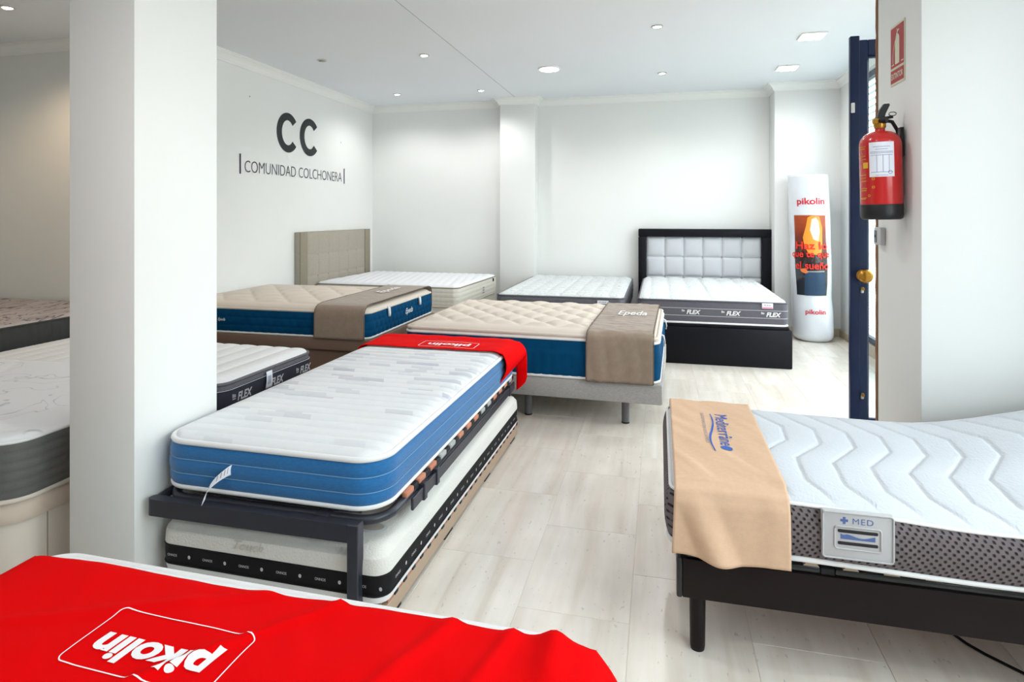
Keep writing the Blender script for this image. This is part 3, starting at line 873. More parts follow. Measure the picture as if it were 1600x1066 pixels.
def bedB():
    t = thing('slat_bed', 'black steel slat bed carrying the denim-blue mattress', 'bed', (BX0, BY0, 0))
    w, l = BX1 - BX0, BY1 - BY0
    # tube loop of the slat frame
    P = [(x + w / 2, y + l / 2, 0.352) for x, y, _, _ in perimeter(w - 0.012, l - 0.012, 0.1, 0.08)]
    tube('slat_frame_tube', P, 0.017, M_blackmetal, t, closed=True, n=10)
    # inner lip tube at the near end
    tube('end_tube', [(0.13, 0.075, 0.352), (0.3, 0.062, 0.352), (w - 0.3, 0.062, 0.352), (w - 0.12, 0.075, 0.352)], 0.012, M_blackmetal, t, n=10)
    # front leg bar with a rounded left end
    bm = bmesh.new(); add_box(bm, (-0.012, -0.062, 0.305), (w - 0.065, -0.022, 0.366))
    es = [e for e in bm.edges if abs(e.verts[0].co.z - e.verts[1].co.z) > 0.02 and min(e.verts[0].co.x, e.verts[1].co.x) < 0]
    bmesh.ops.bevel(bm, geom=es, offset=0.019, segments=5, affect='EDGES', profile=0.5)
    bm_obj('leg_bar', bm, M_blackmetal, t)
    # curved link from the bar back to the frame on the left
    tube('bar_link', [(0.0, -0.04, 0.336), (-0.016, 0.0, 0.338), (-0.012, 0.06, 0.345), (0.0, 0.12, 0.35)], 0.016, M_blackmetal, t, n=10)
    bm = bmesh.new(); add_box(bm, (-0.01, l - 0.3, 0.27), (w - 0.02, l - 0.26, 0.33), 0.004); bm_obj('leg_bar', bm, M_blackmetal, t)
    for x in (w - 0.105,):
        box('leg', (x - 0.0, -0.063, 0.012), (x + 0.042, -0.021, 0.368 if x > 0.5 else 0.305), M_blackmetal, t, 0.003, 1)
        box('leg', (x, l - 0.3, 0.012), (x + 0.04, l - 0.26, 0.27), M_blackmetal, t, 0.003, 1)
        box('foot_cap', (x - 0.001, -0.064, 0), (x + 0.043, -0.02, 0.014), M_rubber, t, 0.002, 1)
        box('foot_cap', (x - 0.001, l - 0.301, 0), (x + 0.041, l - 0.259, 0.014), M_rubber, t, 0.002, 1)
    for y in (0.62, l - 0.3):
        box('leg', (-0.062, y, 0.012), (-0.024, y + 0.038, 0.352), M_blackmetal, t, 0.003, 1)
        box('foot_cap', (-0.063, y - 0.001, 0), (-0.023, y + 0.039, 0.014), M_rubber, t, 0.002, 1)
    # clip plates joining bar and frame
    for x in (0.66,): box('clip', (x, -0.03, 0.345), (x + 0.05, 0.02, 0.373), M_blackmetal, t, 0.004)
    # side rails (flat bars) with joint sleeves
    for s, x in ((1, w + 0.004), (-1, -0.016)):
        box('side_bar', (x + (0.012 if s > 0 else -0.012), 0.20, 0.305), (x + 0.012 + (0.012 if s > 0 else -0.012), l - 0.06, 0.352), M_blackmetal, t, 0.003, 1)
        for y in (0.30, 0.44, l - 0.2):
            box('joint_sleeve', (x - 0.002, y, 0.298), (x + 0.03, y + 0.03, 0.366), M_blackmetal, t, 0.003, 1)
    # slats with end caps
    n = 14
    for i in range(n):
        y = 0.2 + (l - 0.32) * i / (n - 1)
        V = []; F = []
        for k in range(11):
            q = k / 10; x = 0.02 + (w - 0.04) * q; z = 0.366 + 0.012 * math.sin(PI * q)
            V += [(x, y - 0.03, z), (x, y + 0.03, z), (x, y + 0.03, z - 0.008), (x, y - 0.03, z - 0.008)]
        for k in range(10):
            for e in range(4): F.append((k * 4 + e, k * 4 + 4 + e, k * 4 + 4 + (e + 1) % 4, k * 4 + (e + 1) % 4))
        sl = mesh_obj('slat', V, F, M_copper, t, smooth=False)
        for x in (0.0, w - 0.02):
            m_ = M_copper if i % 5 not in (3, 4) else mat('pale_slat_end', (170, 172, 170), 0.5)
            dx = 0.014 if x > 0.1 else -0.014
            box('slat_end', (x + dx, y - 0.034, 0.366), (x + 0.024 + dx, y + 0.034, 0.388), m_, sl, 0.006, 2)
            box('slat_holder', (x + dx, y + 0.038, 0.362), (x + 0.022 + dx, y + 0.085, 0.384), M_rubber, sl, 0.004, 1)
    return t
bedB()

# red cloth over the far end of B
def clothB():
    y0, y1 = 3.50, 3.872
    def fn(u, v):
        # u along Y (near -> far, then hanging over the far end), v across X, left hang -> top -> right hang
        hang_far = max(0.0, (u - 0.62) / 0.38)
        uu = min(1.0, u / 0.62)
        y = y0 + (y1 - y0) * uu
        zt = 0.605
        L0, L1, H = BX0 + 0.01, BX1 + 0.012, 0.18
        tot = H + (L1 - L0) + H
        s = v * tot
        wr = 0.006 * abs(nz(s * 6, y * 7, 2.0)) + 0.003 * nz(s * 15, y * 12, 5.0)
        if s < H:
            k = (H - s) / H; x = L0 - 0.03 * math.sin(min(1, k * 2) * PI / 2) ; z = zt - 0.012 - H * k * 0.85
        elif s > H + (L1 - L0):
            k = (s - H - (L1 - L0)) / H
            bul = 0.068 * math.sin(PI * min(1, k * 0.92 + 0.08)) + 0.012
            x = L1 - 0.005 + bul * (0.55 + 0.45 * uu); z = zt - 0.006 - H * k * (1.0 - 0.12 * uu)
            y += -0.05 * k * k * (1 - uu) + 0.02 * k * uu
        else:
            q = (s - H) / (L1 - L0); x = L0 + (L1 - L0) * q
            e = min(q, 1 - q) * (L1 - L0)
            z = zt - 0.012 * max(0, 1 - e / 0.05) ** 2 + wr
        if hang_far > 0:
            y = y1 + 0.02 * math.sin(min(1, hang_far * 3) * PI / 2) + 0.006 * math.sin(x * 30)
            z -= 0.17 * hang_far
        else:
            z += 0.004 * math.exp(-((uu - 0.85) / 0.1) ** 2)
        return (x, y, z)
    o = sheet('bed_throw', 46, 120, fn, M_red, None, 0.003)
    tag(o, 'red cloth with white lettering over the far end of the denim-blue mattress', 'bed throw')
    f = lambda a, b: Vector((-1.265 - a, 3.585 - b, 0.6135 + 0.006 * abs(nz((-1.265 - a) * 6, 3.5, 2)) ))
    lettering('pikolin', 0.27, f, M_redw, o, height=0.085, offset=0.03, maxedge=0.03)
    V, F = ring2d(0.36, 0.15, 0.02, 0.004); flat_print(V, F, f, M_redw, o, 0.02, 'print_frame')
clothB()

# ---- C: low foam mattress under B ---------------------------------------------
CX0, CX1, CY0, CY1 = -1.815, -0.895, 1.925, 3.83
Cc = ((CX0 + CX1) / 2, (CY0 + CY1) / 2)
cw, cl = CX1 - CX0, CY1 - CY0
crz = math.radians(-0.8)
def topC(x, y):
    d = min(cw / 2 - abs(x), cl / 2 - abs(y))
    return 0.003 * nz(x * 9, y * 9) - 0.006 * math.exp(-((d - 0.16) / 0.012) ** 2)
C = mattress('mattress', 'low white foam mattress with a black border band under the black steel slat bed', (Cc[0], Cc[1], 0.088), cw, cl, crz, 0.05, 0.182, topC, M_foamtop,
    [(0.0, 0.026, M_white, 0.006, None, 4, 0.03), (0.026, 0.094, M_foamblack, 0.006, None, 6, 0.03), (0.094, 0.15, M_foamtop, 0.006, None, 6, 0.03)],
    [(0.026, 0.004, M_foamblack, 0.004), (0.094, 0.004, M_foamblack, 0.005)], drop=0.034, edge=0.06, cell=0.02)
# upside-down woven lettering on the near and right border
for i in range(6):
    xx = -0.4 + 0.155 * i
    lettering('SONNO', 0.042, plane((xx, -cl / 2 - 0.0085, 0.06), (-1, 0, 0), (0, 0, -1)), M_stripe, C, height=0.0095, offset=0.01)
    V, F = disc2d(0.006, 0.007, 10); flat_print(V, F, plane((xx + 0.075, -cl / 2 - 0.0085, 0.06), (1, 0, 0), (0, 0, 1)), M_stripe, C, 0, 'woven_mark')
for i in range(13):
    yy = -cl / 2 + 0.09 + 0.14 * i
    lettering('SONNO', 0.042, plane((cw / 2 + 0.0085, yy, 0.06), (0, -1, 0), (0, 0, -1)), M_stripe, C, height=0.0095, offset=0.01)
    V, F = disc2d(0.006, 0.007, 10); flat_print(V, F, plane((cw / 2 + 0.0085, yy + 0.07, 0.06), (0, 1, 0), (0, 0, 1)), M_stripe, C, 0, 'woven_mark')
lettering('Touch', 0.12, plane((-0.07, -cl / 2 - 0.0075, 0.135), (1, 0, 0), (0, 0.15, 1)), mat('silver_thread', (196, 190, 182), 0.6), C, height=0.03, shear=0.4)
# oval tag lying on its near right corner
tg = lathe('oval_tag', [(0.058, 0), (0.058, 0.003), (0.05, 0.005), (0.002, 0.005)], M_greyplastic, C, 28); tg.scale = (1, 0.6, 1); tg.location = (cw / 2 - 0.115, -cl / 2 + 0.14, 0.181)
tg2 = lathe('tag_print', [(0.044, 0), (0.044, 0.002), (0.001, 0.002)], mat('tag_print_taupe', (178, 170, 162), 0.5), tg, 28); tg2.location = (0, 0, 0.0045)
def baseC():
    t = thing('slatted_floor_bed', 'low beige slatted base on the floor under the white foam mattress', 'bed', (Cc[0], Cc[1], 0), crz)
    for s in (1, -1):
        box('side_rail', (s * (cw / 2 - 0.012) - 0.012, -cl / 2 + 0.01, 0.02), (s * (cw / 2 - 0.012) + 0.012, cl / 2 - 0.02, 0.074), M_beige, t, 0.003, 1)
        box('end_rail', (-cw / 2 + 0.024, s * (cl / 2 - 0.03) - 0.012, 0.02), (cw / 2 - 0.024, s * (cl / 2 - 0.03) + 0.012, 0.074), M_beige, t, 0.003, 1)
        for y in (-0.85, -0.3, 0.3, 0.85):
            box('foot_block', (s * (cw / 2 - 0.02) - 0.012, y - 0.05, 0), (s * (cw / 2 - 0.02) + 0.012, y + 0.05, 0.0205), M_rubber, t)
    n = 24
    for i in range(n):
        y = -cl / 2 + 0.06 + (cl - 0.12) * i / (n - 1)
        s_ = box('slat', (-cw / 2 + 0.004, y - 0.024, 0.076), (cw / 2 - 0.004, y + 0.024, 0.087), M_copper, t)
        for x in (-cw / 2, cw / 2 - 0.02): box('slat_holder', (x, y + 0.025, 0.0742), (x + 0.02, y + 0.05, 0.087), M_rubber, s_)
baseC()

# ---- D: foreground bed under a red throw ---------------------------------------
DX0, DX1, DY0, DY1 = -1.655, -0.145, -0.57, 1.345
dw, dl = DX1 - DX0, DY1 - DY0
D_ = mattress('mattress', 'white mattress in the foreground under the large red throw', ((DX0 + DX1) / 2, (DY0 + DY1) / 2, 0.29), dw, dl, math.radians(-0.8), 0.10, 0.205, lambda x, y: 0.002 * nz(x * 8, y * 8), M_white,
    [(0.008, 0.18, M_white, 0.012, None, 8, 0.03)], [(0.01, 0.01, M_pipe_w, 0.002), (0.185, 0.011, M_pipe_w, 0.002)], drop=0.018, edge=0.06, cell=0.02)
def baseD():
    t = thing('divan_bed', 'white upholstered bed base under the red throw in the foreground', 'bed', ((DX0 + DX1) / 2, (DY0 + DY1) / 2, 0), math.radians(-0.8))
    box('base_frame', (-dw / 2 + 0.01, -dl / 2 + 0.01, 0.15), (dw / 2 - 0.01, dl / 2 - 0.01, 0.287), mat('white_upholstery', (226, 224, 222), 0.8), t, 0.012)
    for x in (-0.6, 0.6):
        for y in (-0.8, 0.8): cyl('leg', (x, y, 0.15), (x, y, 0), 0.03, 0.026, M_steel, t)
baseD()
def clothD():
    ya, yb = 0.25, 1.302
    L0, L1 = DX0 + 0.002, DX1 + 0.034
    H = 0.27
    def height(x, y):
        c = 0.0
        # fold creases
        for (px, py, dx, dy, a, w) in ((-0.95, 1.05, 0.9, 1.0, 0.010, 0.011), (-0.55, 1.05, 0.4, 1, 0.009, 0.018), (-0.36, 1.1, 0.25, 1, 0.010, 0.016), (-1.35, 1.1, 0.9, 0.4, 0.007, 0.018)):
            n_ = math.hypot(dx, dy); d = ((x - px) * dy - (y - py) * dx) / n_
            c += a * math.exp(-(d / w) ** 2)
        c += 0.007 * nz(x * 5, y * 5, 8) + 0.003 * nz(x * 12 + y * 6, y * 9, 3)
        return max(-0.002, c)
    def fn(u, v):
        y = ya + (yb - ya) * u
        tot = 2 * H + L1 - L0; s = v * tot
        wav = 0.010 * nz(s * 3, 1.7, 0.3) + 0.004 * nz(s * 11, 4, 2)
        y += wav * u
        zt = 0.2915 + 0.213
        if s < H:
            k = (H - s) / H; ang = min(1, k * 3)
            x = L0 + 0.02 - 0.045 * math.sin(ang * PI / 2) - 0.01 * k; z = zt - 0.015 - H * k * 0.97 + 0.01
        elif s > H + L1 - L0:
            k = (s - H - L1 + L0) / H; ang = min(1, k * 3)
            x = L1 - 0.02 + 0.05 * math.sin(ang * PI / 2) + 0.02 * k; z = zt - 0.006 - H * k * 0.97
            x += 0.010 * math.sin(y * 22) * k
            # the far corner is rounded in
            y -= 0.012 * max(0.0, (u - 0.9) / 0.1) * min(1.0, k * 2)
        else:
            x = L0 + 0.02 + (s - H) / (L1 - L0) * (L1 - L0 - 0.04)
            e = min(x - L0, L1 - x)
            z = zt + height(x, y) - 0.014 * max(0, 1 - e / 0.06) ** 2
            # ruck at the far right corner
            z += 0.022 * math.exp(-((x + 0.215) / 0.03) ** 2) * max(0, (u - 0.8) / 0.2) 
            # corner cut
            if e < 0.07: y -= (0.07 - e) * 0.12 * max(0, (u - 0.85) / 0.15)
        return (x, y, z)
    o = sheet('bed_throw', 80, 170, fn, M_red, None, 0.003)
    tag(o, 'large red throw with framed white lettering over the foreground mattress', 'bed throw')
    cx, cy = -1.022, 1.062
    rot = math.radians(-2)
    def surf(a, b):
        x = cx - a * math.cos(rot) + b * math.sin(rot); y = cy - b * math.cos(rot) - a * math.sin(rot)
        return Vector((x, y, 0.2915 + 0.213 + height(x, y) + 0.0032))
    lettering('pikolin', 0.29, surf, M_redw, o, height=0.088, offset=0.035, shear=0.12, spacing=0.98, maxedge=0.012)
    V, F = ring2d(0.365, 0.165, 0.018, 0.0028); flat_print(V, F, lambda a, b: surf(a, b - 0.012), M_redw, o, 0.012, 'print_frame')
clothD()

# ---- E: grey mattress on cream storage base, far left foreground ----------------
EX0, EX1, EY0, EY1 = -4.2, -2.345, 1.765, 2.825
ew, el = EX1 - EX0, EY1 - EY0
Ec = ((EX0 + EX1) / 2, (EY0 + EY1) / 2)
def topE(x, y):
    a = math.sin(3.1 * x + 2.2 * math.sin(2.3 * y) + 0.6); b = math.sin(2.7 * y + 1.6 * math.sin(2.9 * x))
    return 0.014 * abs(a) ** 0.5 * abs(b) ** 0.3 - 0.006
def bandE(s, t, x, y): return 0.003 * pillow(t * 6, 0.6)
E_ = mattress('mattress', 'white swirl-quilted mattress with slate-grey border on the cream storage base', (Ec[0], Ec[1], 0.330), ew, el, 0, 0.11, 0.245, topE, M_swirl,
    [(0.008, 0.225, M_Eside, 0.012, bandE, 30, 0.03)], [(0.008, 0.011, M_cream_pipe, 0.002), (0.228, 0.007, M_pipe_w, 0.0)], drop=0.02, edge=0.09, cell=0.014)
def baseE():
    t = thing('storage_bed', 'cream storage bed base with ivory lid beside the white column', 'bed', (Ec[0], Ec[1], 0))
    side_band('base_panel', ew - 0.02, el - 0.02, 0.12, 0.0, 0.245, M_creambase, t, 0, None, 2, 0.05)
    side_band('lid', ew - 0.004, el - 0.004, 0.12, 0.248, 0.325, M_ivorylid, t, 0.006, None, 8, 0.05)
    P = perimeter(ew - 0.004, el - 0.004, 0.12, 0.1); mesh_obj('lid_top', [(x, y, 0.324) for x, y, _, _ in P], [tuple(range(len(P)))], M_ivorylid, t, False)
    box('panel_joint', (ew / 2 - 0.012, -el / 2 + 0.155, 0.002), (ew / 2 - 0.0085, -el / 2 + 0.159, 0.244), mat('panel_joint_shadow', (170, 158, 146), 0.7), t)
baseE()

# ---- F: dark grey mattress against the alcove wall ------------------------------
fx0, fx1, fy0, fy1 = -6.2, -4.37, 2.9, 4.37
fw, fl = fx1 - fx0, fy1 - fy0
def bandF(s, t, x, y): return 0.006 * pillow(s / 0.062, 0.5)
def topF(x, y): return 0.010 * pillow((y + 0.2 * x + 0.05 * math.sin(5 * x)) / 0.16, 0.5) - 0.004
F_ = mattress('mattress', 'mauve wave-patterned mattress with fluted dark grey border in the alcove', ((fx0 + fx1) / 2, (fy0 + fy1) / 2, 0.408), fw, fl, 0, 0.08, 0.245, topF, M_marble,
    [(0.008, 0.222, M_darkgrey, 0.014, bandF, 10, 0.008)], [(0.008, 0.008, M_darkgrey, 0.002), (0.226, 0.009, M_darkgrey, 0.002)], drop=0.02, edge=0.08, cell=0.016)
t = thing('divan_bed', 'dark grey bed base under the wave-patterned mattress in the alcove', 'bed', ((fx0 + fx1) / 2, (fy0 + fy1) / 2, 0))
box('base_frame', (-fw / 2 + 0.02, -fl / 2 + 0.02, 0.12), (fw / 2 - 0.02, fl / 2 - 0.01, 0.408), M_darkgrey, t, 0.015)
for x in (-0.75, 0.75):
    for y in (-0.5, 0.5): cyl('leg', (x, y, 0.12), (x, y, 0), 0.03, 0.026, M_steel, t)

# ---- G: flat mattress with charcoal lettered border, behind the column ----------
gx0, gx1, gy0, gy1 = -4.29, -2.315, 2.87, 3.78
gw, gl = gx1 - gx0, gy1 - gy0
def topG(x, y):
    return 0.013 * pillow((x - 0.02) / 0.135, 0.4) - 0.006 + 0.0016 * abs(math.sin(y * 70))
G = mattress('mattress', 'white channel-quilted mattress with charcoal lettered border between the column and the brown base', ((gx0 + gx1) / 2, (gy0 + gy1) / 2, 0.305), gw, gl, math.radians(-1), 0.10, 0.197, topG, M_white,
    [(0.008, 0.145, M_charcoal, 0.010, None, 8, 0.02), (0.145, 0.172, M_greyside, 0.008, None, 4, 0.02)], [(0.008, 0.008, M_greyside, 0.0), (0.176, 0.010, M_greyside, 0.001)], drop=0.02, edge=0.07, cell=0.012)
for zz in (0.04, 0.14): piping(gw, gl, 0.10, zz, 0.0022, M_stripe, G, 0.0095, 'woven_line')
for yy in (-0.26, 0.04, 0.34):
    lettering('FLEX', 0.125, plane((gw / 2 + 0.0125, yy, 0.088), (0, 1, 0), (0, 0, 1)), M_stripe, G, height=0.047, offset=0.035, shear=0.25)
    V, F = rect2d(-0.02, -0.003, 0.012, 0.003)
    for k in range(3):
        V, F = rect2d(-0.016 + 0.010 * k, -0.004, -0.010 + 0.010 * k, 0.018 - 0.003 * k); flat_print(V, F, plane((gw / 2 + 0.0125, yy - 0.088, 0.094), (0, 1, 0), (0, 0, 1)), M_stripe, G, 0, 'woven_mark')
    V, F = rect2d(-0.016, -0.014, 0.010, -0.009); flat_print(V, F, plane((gw / 2 + 0.0125, yy - 0.088, 0.094), (0, 1, 0), (0, 0, 1)), M_stripe, G, 0, 'woven_mark')
def labG(u, v):
    return (gw / 2 + 0.016 + 0.012 * math.sin(PI * v), -0.075 + 0.055 * u - 0.014 * math.sin(PI * v * 0.8), 0.165 - 0.10 * v)
o = sheet('care_label', 4, 8, labG, M_paper, G, 0.001); o['label'] = 'white printed care label'
def labG2(u, v):
    p = labG(0.2 + 0.6 * u, 0.25 + 0.5 * v); return (p[0] + 0.001, p[1], p[2])
sheet('printed_panel', 4, 6, labG2, mat('grey_blue_print', (170, 176, 190), 0.7), o)
t = thing('divan_bed', 'charcoal bed base under the charcoal-bordered mattress behind the column', 'bed', ((gx0 + gx1) / 2, (gy0 + gy1) / 2, 0), math.radians(-1))
box('base_frame', (-gw / 2 + 0.02, -gl / 2 + 0.02, 0.11), (gw / 2 - 0.02, gl / 2 - 0.02, 0.305), M_charcoal, t, 0.012)
for x in (-0.7, 0.7):
    for y in (-0.35, 0.35): cyl('leg', (x, y, 0.11), (x, y, 0), 0.028, 0.024, M_steel, t)

# ---- H: teal-bordered mattress on brown storage base, back left ------------------
hx0, hx1, hy0, hy1 = -4.03, -2.185, 4.33, 5.70
hw, hl = hx1 - hx0, hy1 - hy0
Hc = ((hx0 + hx1) / 2, (hy0 + hy1) / 2)
def diamonds(x, y, p, a, border_x, border_y, amp=0.02):
    ex = min(border_x - abs(x), 1); ey = min(border_y - abs(y), 1)
    e = min(ex, ey)
    k = max(0.0, min(1.0, e / 0.05))
    ca, sa = math.cos(a), math.sin(a)
    u = (x * ca + y * sa) / p; v = (-x * sa + y * ca) / p
    return amp * k * (abs(math.sin(PI * u)) * abs(math.sin(PI * v))) ** 0.4 + (0.010 * (1 - k))
def topH(x, y): return diamonds(x, y, 0.24, math.radians(40), hw / 2 - 0.1, hl / 2 - 0.12, 0.024)
def bandH(s, t, x, y):
    row = int(t * 3 - 1e-6); off = 0.5 * (row % 2)
    return 0.006 * (pillow(s / 0.075 + off, 0.4) * pillow(t * 3, 0.4))
H_ = mattress('mattress', 'cream diamond-quilted mattress with teal border on the brown storage base', (Hc[0], Hc[1], 0.448), hw, hl, 0, 0.07, 0.232, topH, M_cream,
    [(0.008, 0.20, M_teal, 0.010, bandH, 24, 0.0125)], [(0.01, 0.010, M_pipe_w, 0.002), (0.204, 0.009, M_cream_pipe, 0.002)], drop=0.03, edge=0.08, cell=0.012)
lettering('Epeda', 0.16, plane((hw / 2 + 0.018, 0.07, 0.112), (0, 1, 0), (0, 0, 1)), M_pipe_w, H_, height=0.062, shear=0.35, offset=0.012)
lettering('Epeda', 0.07, plane((-0.38, -hl / 2 - 0.018, 0.11), (1, 0, 0), (0, 0, 1)), M_pipe_w, H_, height=0.03, shear=0.35, offset=0.012)
for yy in (-0.36, 0.3):
    tube('ribbon_loop', [(hw / 2 + 0.006, yy, 0.206), (hw / 2 + 0.024, yy, 0.2), (hw / 2 + 0.027, yy, 0.16), (hw / 2 + 0.024, yy + 0.004, 0.135)], 0.012, M_pipe_w, H_, n=6)
def baseH():
    t = thing('storage_bed', 'brown upholstered storage bed base with lid near the left wall', 'bed', (Hc[0], Hc[1], 0))
    box('base_box', (-hw / 2 + 0.012, -hl / 2 + 0.02, 0), (hw / 2 - 0.01, hl / 2 - 0.01, 0.352), M_brownbase, t, 0.012)
    box('lid', (-hw / 2 + 0.01, -hl / 2 - 0.02, 0.356), (hw / 2 + 0.03, hl / 2 + 0.01, 0.448), M_brownbase, t, 0.014)
baseH()

def runner(name, label, xa, xb, ynear, yfar, ztop, zlow_n, zlow_f, m, skew=0.0, wr=0.003, edge_m=None):
    pth = [(yfar + 0.03, zlow_f), (yfar + 0.03, ztop - 0.05), (yfar + 0.022, ztop - 0.018), (yfar - 0.01, ztop + 0.002), (yfar - 0.06, ztop + 0.008), (ynear + 0.08, ztop + 0.008), (ynear + 0.01, ztop - 0.001), (ynear - 0.02, ztop - 0.026), (ynear - 0.031, ztop - 0.07), (ynear - 0.033, zlow_n)]
    D = [0]
    for a, b in zip(pth[:-1], pth[1:]): D.append(D[-1] + math.dist(a, b))
    def at(s):
        s *= D[-1]
        for i in range(len(D) - 1):
            if s <= D[i + 1] + 1e-9:
                t = (s - D[i]) / (D[i + 1] - D[i]); return pth[i][0] + (pth[i + 1][0] - pth[i][0]) * t, pth[i][1] + (pth[i + 1][1] - pth[i][1]) * t, i
        return pth[-1][0], pth[-1][1], len(D) - 2
    def fn(u, v):
        y, z, i = at(v); x = xa + (xb - xa) * u + skew * (y - ynear)
        w = wr * (1.2 * abs(nz(x * 5, y * 14, 1.1)) + nz(x * 20, y * 30, 7.7) * 0.6)
        if 3 <= i <= 5: z += abs(w) * 1.4
        else: y += (-1 if i > 5 else 1) * abs(nz(x * 9, z * 2.5, 3)) * wr * 2.2
        return (x, y, z)
    o = sheet(name, 30, 110, fn, m, None, 0.005)
    tag(o, label, 'bed runner')
    for u in (0.0, 1.0):
        tube('hem', [fn(u, k / 60) for k in range(61)], 0.0045, M_brownedge, o, n=6)
    tube('hem', [fn(k / 12, 1.0) for k in range(13)], 0.0045, M_brownedge, o, n=6)
    return o
rh = runner('bed_runner', 'brown plush runner across the teal-bordered mattress on the brown storage base', -2.63, -2.205, hy0, hy1, 0.704, 0.452, 0.5, M_brown, wr=0.003)
lettering('Epeda', 0.4, lambda a, b: Vector((-2.42 - b, 5.22 + a, 0.7235)), M_pipe_w, rh, height=0.12, shear=0.35, offset=0.015)

# ---- I: white mattress with taupe headboard in the back left corner --------------
ix0, ix1, iy0, iy1 = -3.925, -2.13, 6.45, 7.88
iw, il = ix1 - ix0, iy1 - iy0
Ic = ((ix0 + ix1) / 2, (iy0 + iy1) / 2)
def topI(x, y):
    return 0.012 * pillow((x + 0.25 * y) / 0.1, 0.4) * (0.75 + 0.25 * pillow(y / 0.2, 0.4)) - 0.004
def bandI(s, t, x, y): return 0.005 * pillow(s / 0.062, 0.4) * pillow(t * 4, 0.4)
M_ivory = mat('ivory_ticking', (224, 220, 208), 0.8, 0.15, bump=0.2, bscale=240)
I_ = mattress('mattress', 'plain white mattress with ivory quilted border below the taupe headboard', (Ic[0], Ic[1], 0.385), iw, il, math.radians(-2.2), 0.07, 0.24, topI, mat('bright_white_knit', (232, 233, 236), 0.8, 0.15, bump=0.2),
    [(0.008, 0.212, M_ivory, 0.010, bandI, 24, 0.0125)], [(0.008, 0.008, M_ivory, 0.002), (0.216, 0.007, mat('taupe_piping', (150, 142, 128), 0.7), 0.002)], drop=0.024, edge=0.07, cell=0.014)
for k in range(3):
    V, F = rect2d(-0.03, -0.008, 0.03, 0.008); flat_print(V, F, plane((iw / 2 + 0.019, 0.12, 0.13 - 0.03 * k), (0, 1, 0), (0, 0, 1)), M_greyprint, I_, 0, 'printed_line')
box('strap', (iw / 2 + 0.008, 0.52, 0.165), (iw / 2 + 0.02, 0.55, 0.205), M_rubber, I_, 0.003, 1)
t = thing('divan_bed', 'ivory bed base under the plain white mattress in the corner', 'bed', (Ic[0], Ic[1], 0), math.radians(-2.2))
box('base_frame', (-iw / 2 + 0.02, -il / 2 + 0.012, 0.1), (iw / 2 - 0.012, il / 2 - 0.01, 0.385), M_ivory, t, 0.015)
for x in (-0.75, 0.75):
    for y in (-0.55, 0.55): cyl('leg', (x, y, 0.1), (x, y, 0), 0.03, 0.026, M_steel, t)
def headI():
    t = thing('headboard', 'taupe button-tufted fabric headboard against the left wall', 'headboard', (-4.01, 7.06, 0))
    W2, zt, zb = 0.862, 1.215, 0.0
    def fn(u, v):
        y = -W2 + 0.145 + (2 * W2 - 0.29) * u; z = 0.45 + (zt - 0.45 - 0.0) * v
        d = 0.014 * (abs(math.sin(PI * (u * 6))) * abs(math.sin(PI * v * 3.05 + 0.1))) ** 0.35
        return (0.030 + d, y, z)
    box('backing', (-0.038, -W2, 0.3), (0.03, W2, zt), M_headgrey, t, 0.006)
    sheet('tufted_panel', 96, 60, fn, M_headgrey, t)
    for s in (-1, 1):
        y = s * (W2 - 0.0725)
        box('side_border', (0.028, y - 0.0725, 0.3), (0.044, y + 0.0725, zt + 0.001), M_headedge, t, 0.005)
    for i in range(1, 6):
        for j in (1, 2):
            u = i / 6; z = 0.45 + (zt - 0.45) * ((j - 0.032) / 3.05)
            b = lathe('button', [(0.012, 0), (0.011, 0.004), (0.006, 0.007), (0.001, 0.008)], M_headgrey, t, 12); b.rotation_euler = (0, PI / 2, 0); b.location = (0.03, -W2 + 0.145 + (2 * W2 - 0.29) * u, z)
    for y in (-0.6, 0.6): box('leg', (-0.03, y - 0.03, 0), (0.02, y + 0.03, 0.3), M_blackmetal, t)
headI()

# ---- J: teal-bordered mattress on grey fabric base, middle -----------------------
jx0, jx1, jy0, jy1 = -1.80, 0.005, 4.13, 5.47
jw, jl = jx1 - jx0, jy1 - jy0
Jc = ((jx0 + jx1) / 2 + 0.01, (jy0 + jy1) / 2)
JR = math.radians(-1.6)
def topJ(x, y):
    f = max(0.0, min(1.0, (0.48 - x) / 0.12))
    return diamonds(x + 0.3, y, 0.185, math.radians(42), 1.1 if x < 0.4 else 1.0, jl / 2 - 0.11, 0.034) * f + 0.006 * (1 - f) if x > -jw / 2 + 0.1 else 0.006
def bandJ(s, t, x, y): return 0.006 * pillow(s / 0.066, 0.35) * min(1.0, max(0.0, (0.72 - t) / 0.06))
J = mattress('mattress', 'cream diamond-quilted mattress with teal border on the grey fabric base in the middle', (Jc[0], Jc[1], 0.305), jw, jl, JR, 0.07, 0.315, topJ, M_cream,
    [(0.008, 0.262, M_teal, 0.010, bandJ, 24, 0.0125)], [(0.012, 0.011, M_pipe_w, 0.002), (0.266, 0.009, M_pipe_w, 0.002), (0.292, 0.012, M_cream, -0.008)], drop=0.045, edge=0.08, cell=0.012)
for yy in (-0.36, 0.3):
    tube('ribbon_loop', [(jw / 2 + 0.004, yy, 0.275), (jw / 2 + 0.026, yy, 0.262), (jw / 2 + 0.034, yy - 0.01, 0.22), (jw / 2 + 0.03, yy - 0.02, 0.195)], 0.006, M_pipe_w, J, n=6)
lettering('Epeda', 0.16, plane((jw / 2 + 0.018, 0.0, 0.15), (0, 1, 0), (0, 0, 1)), M_pipe_w, J, height=0.062, shear=0.35, offset=0.012)
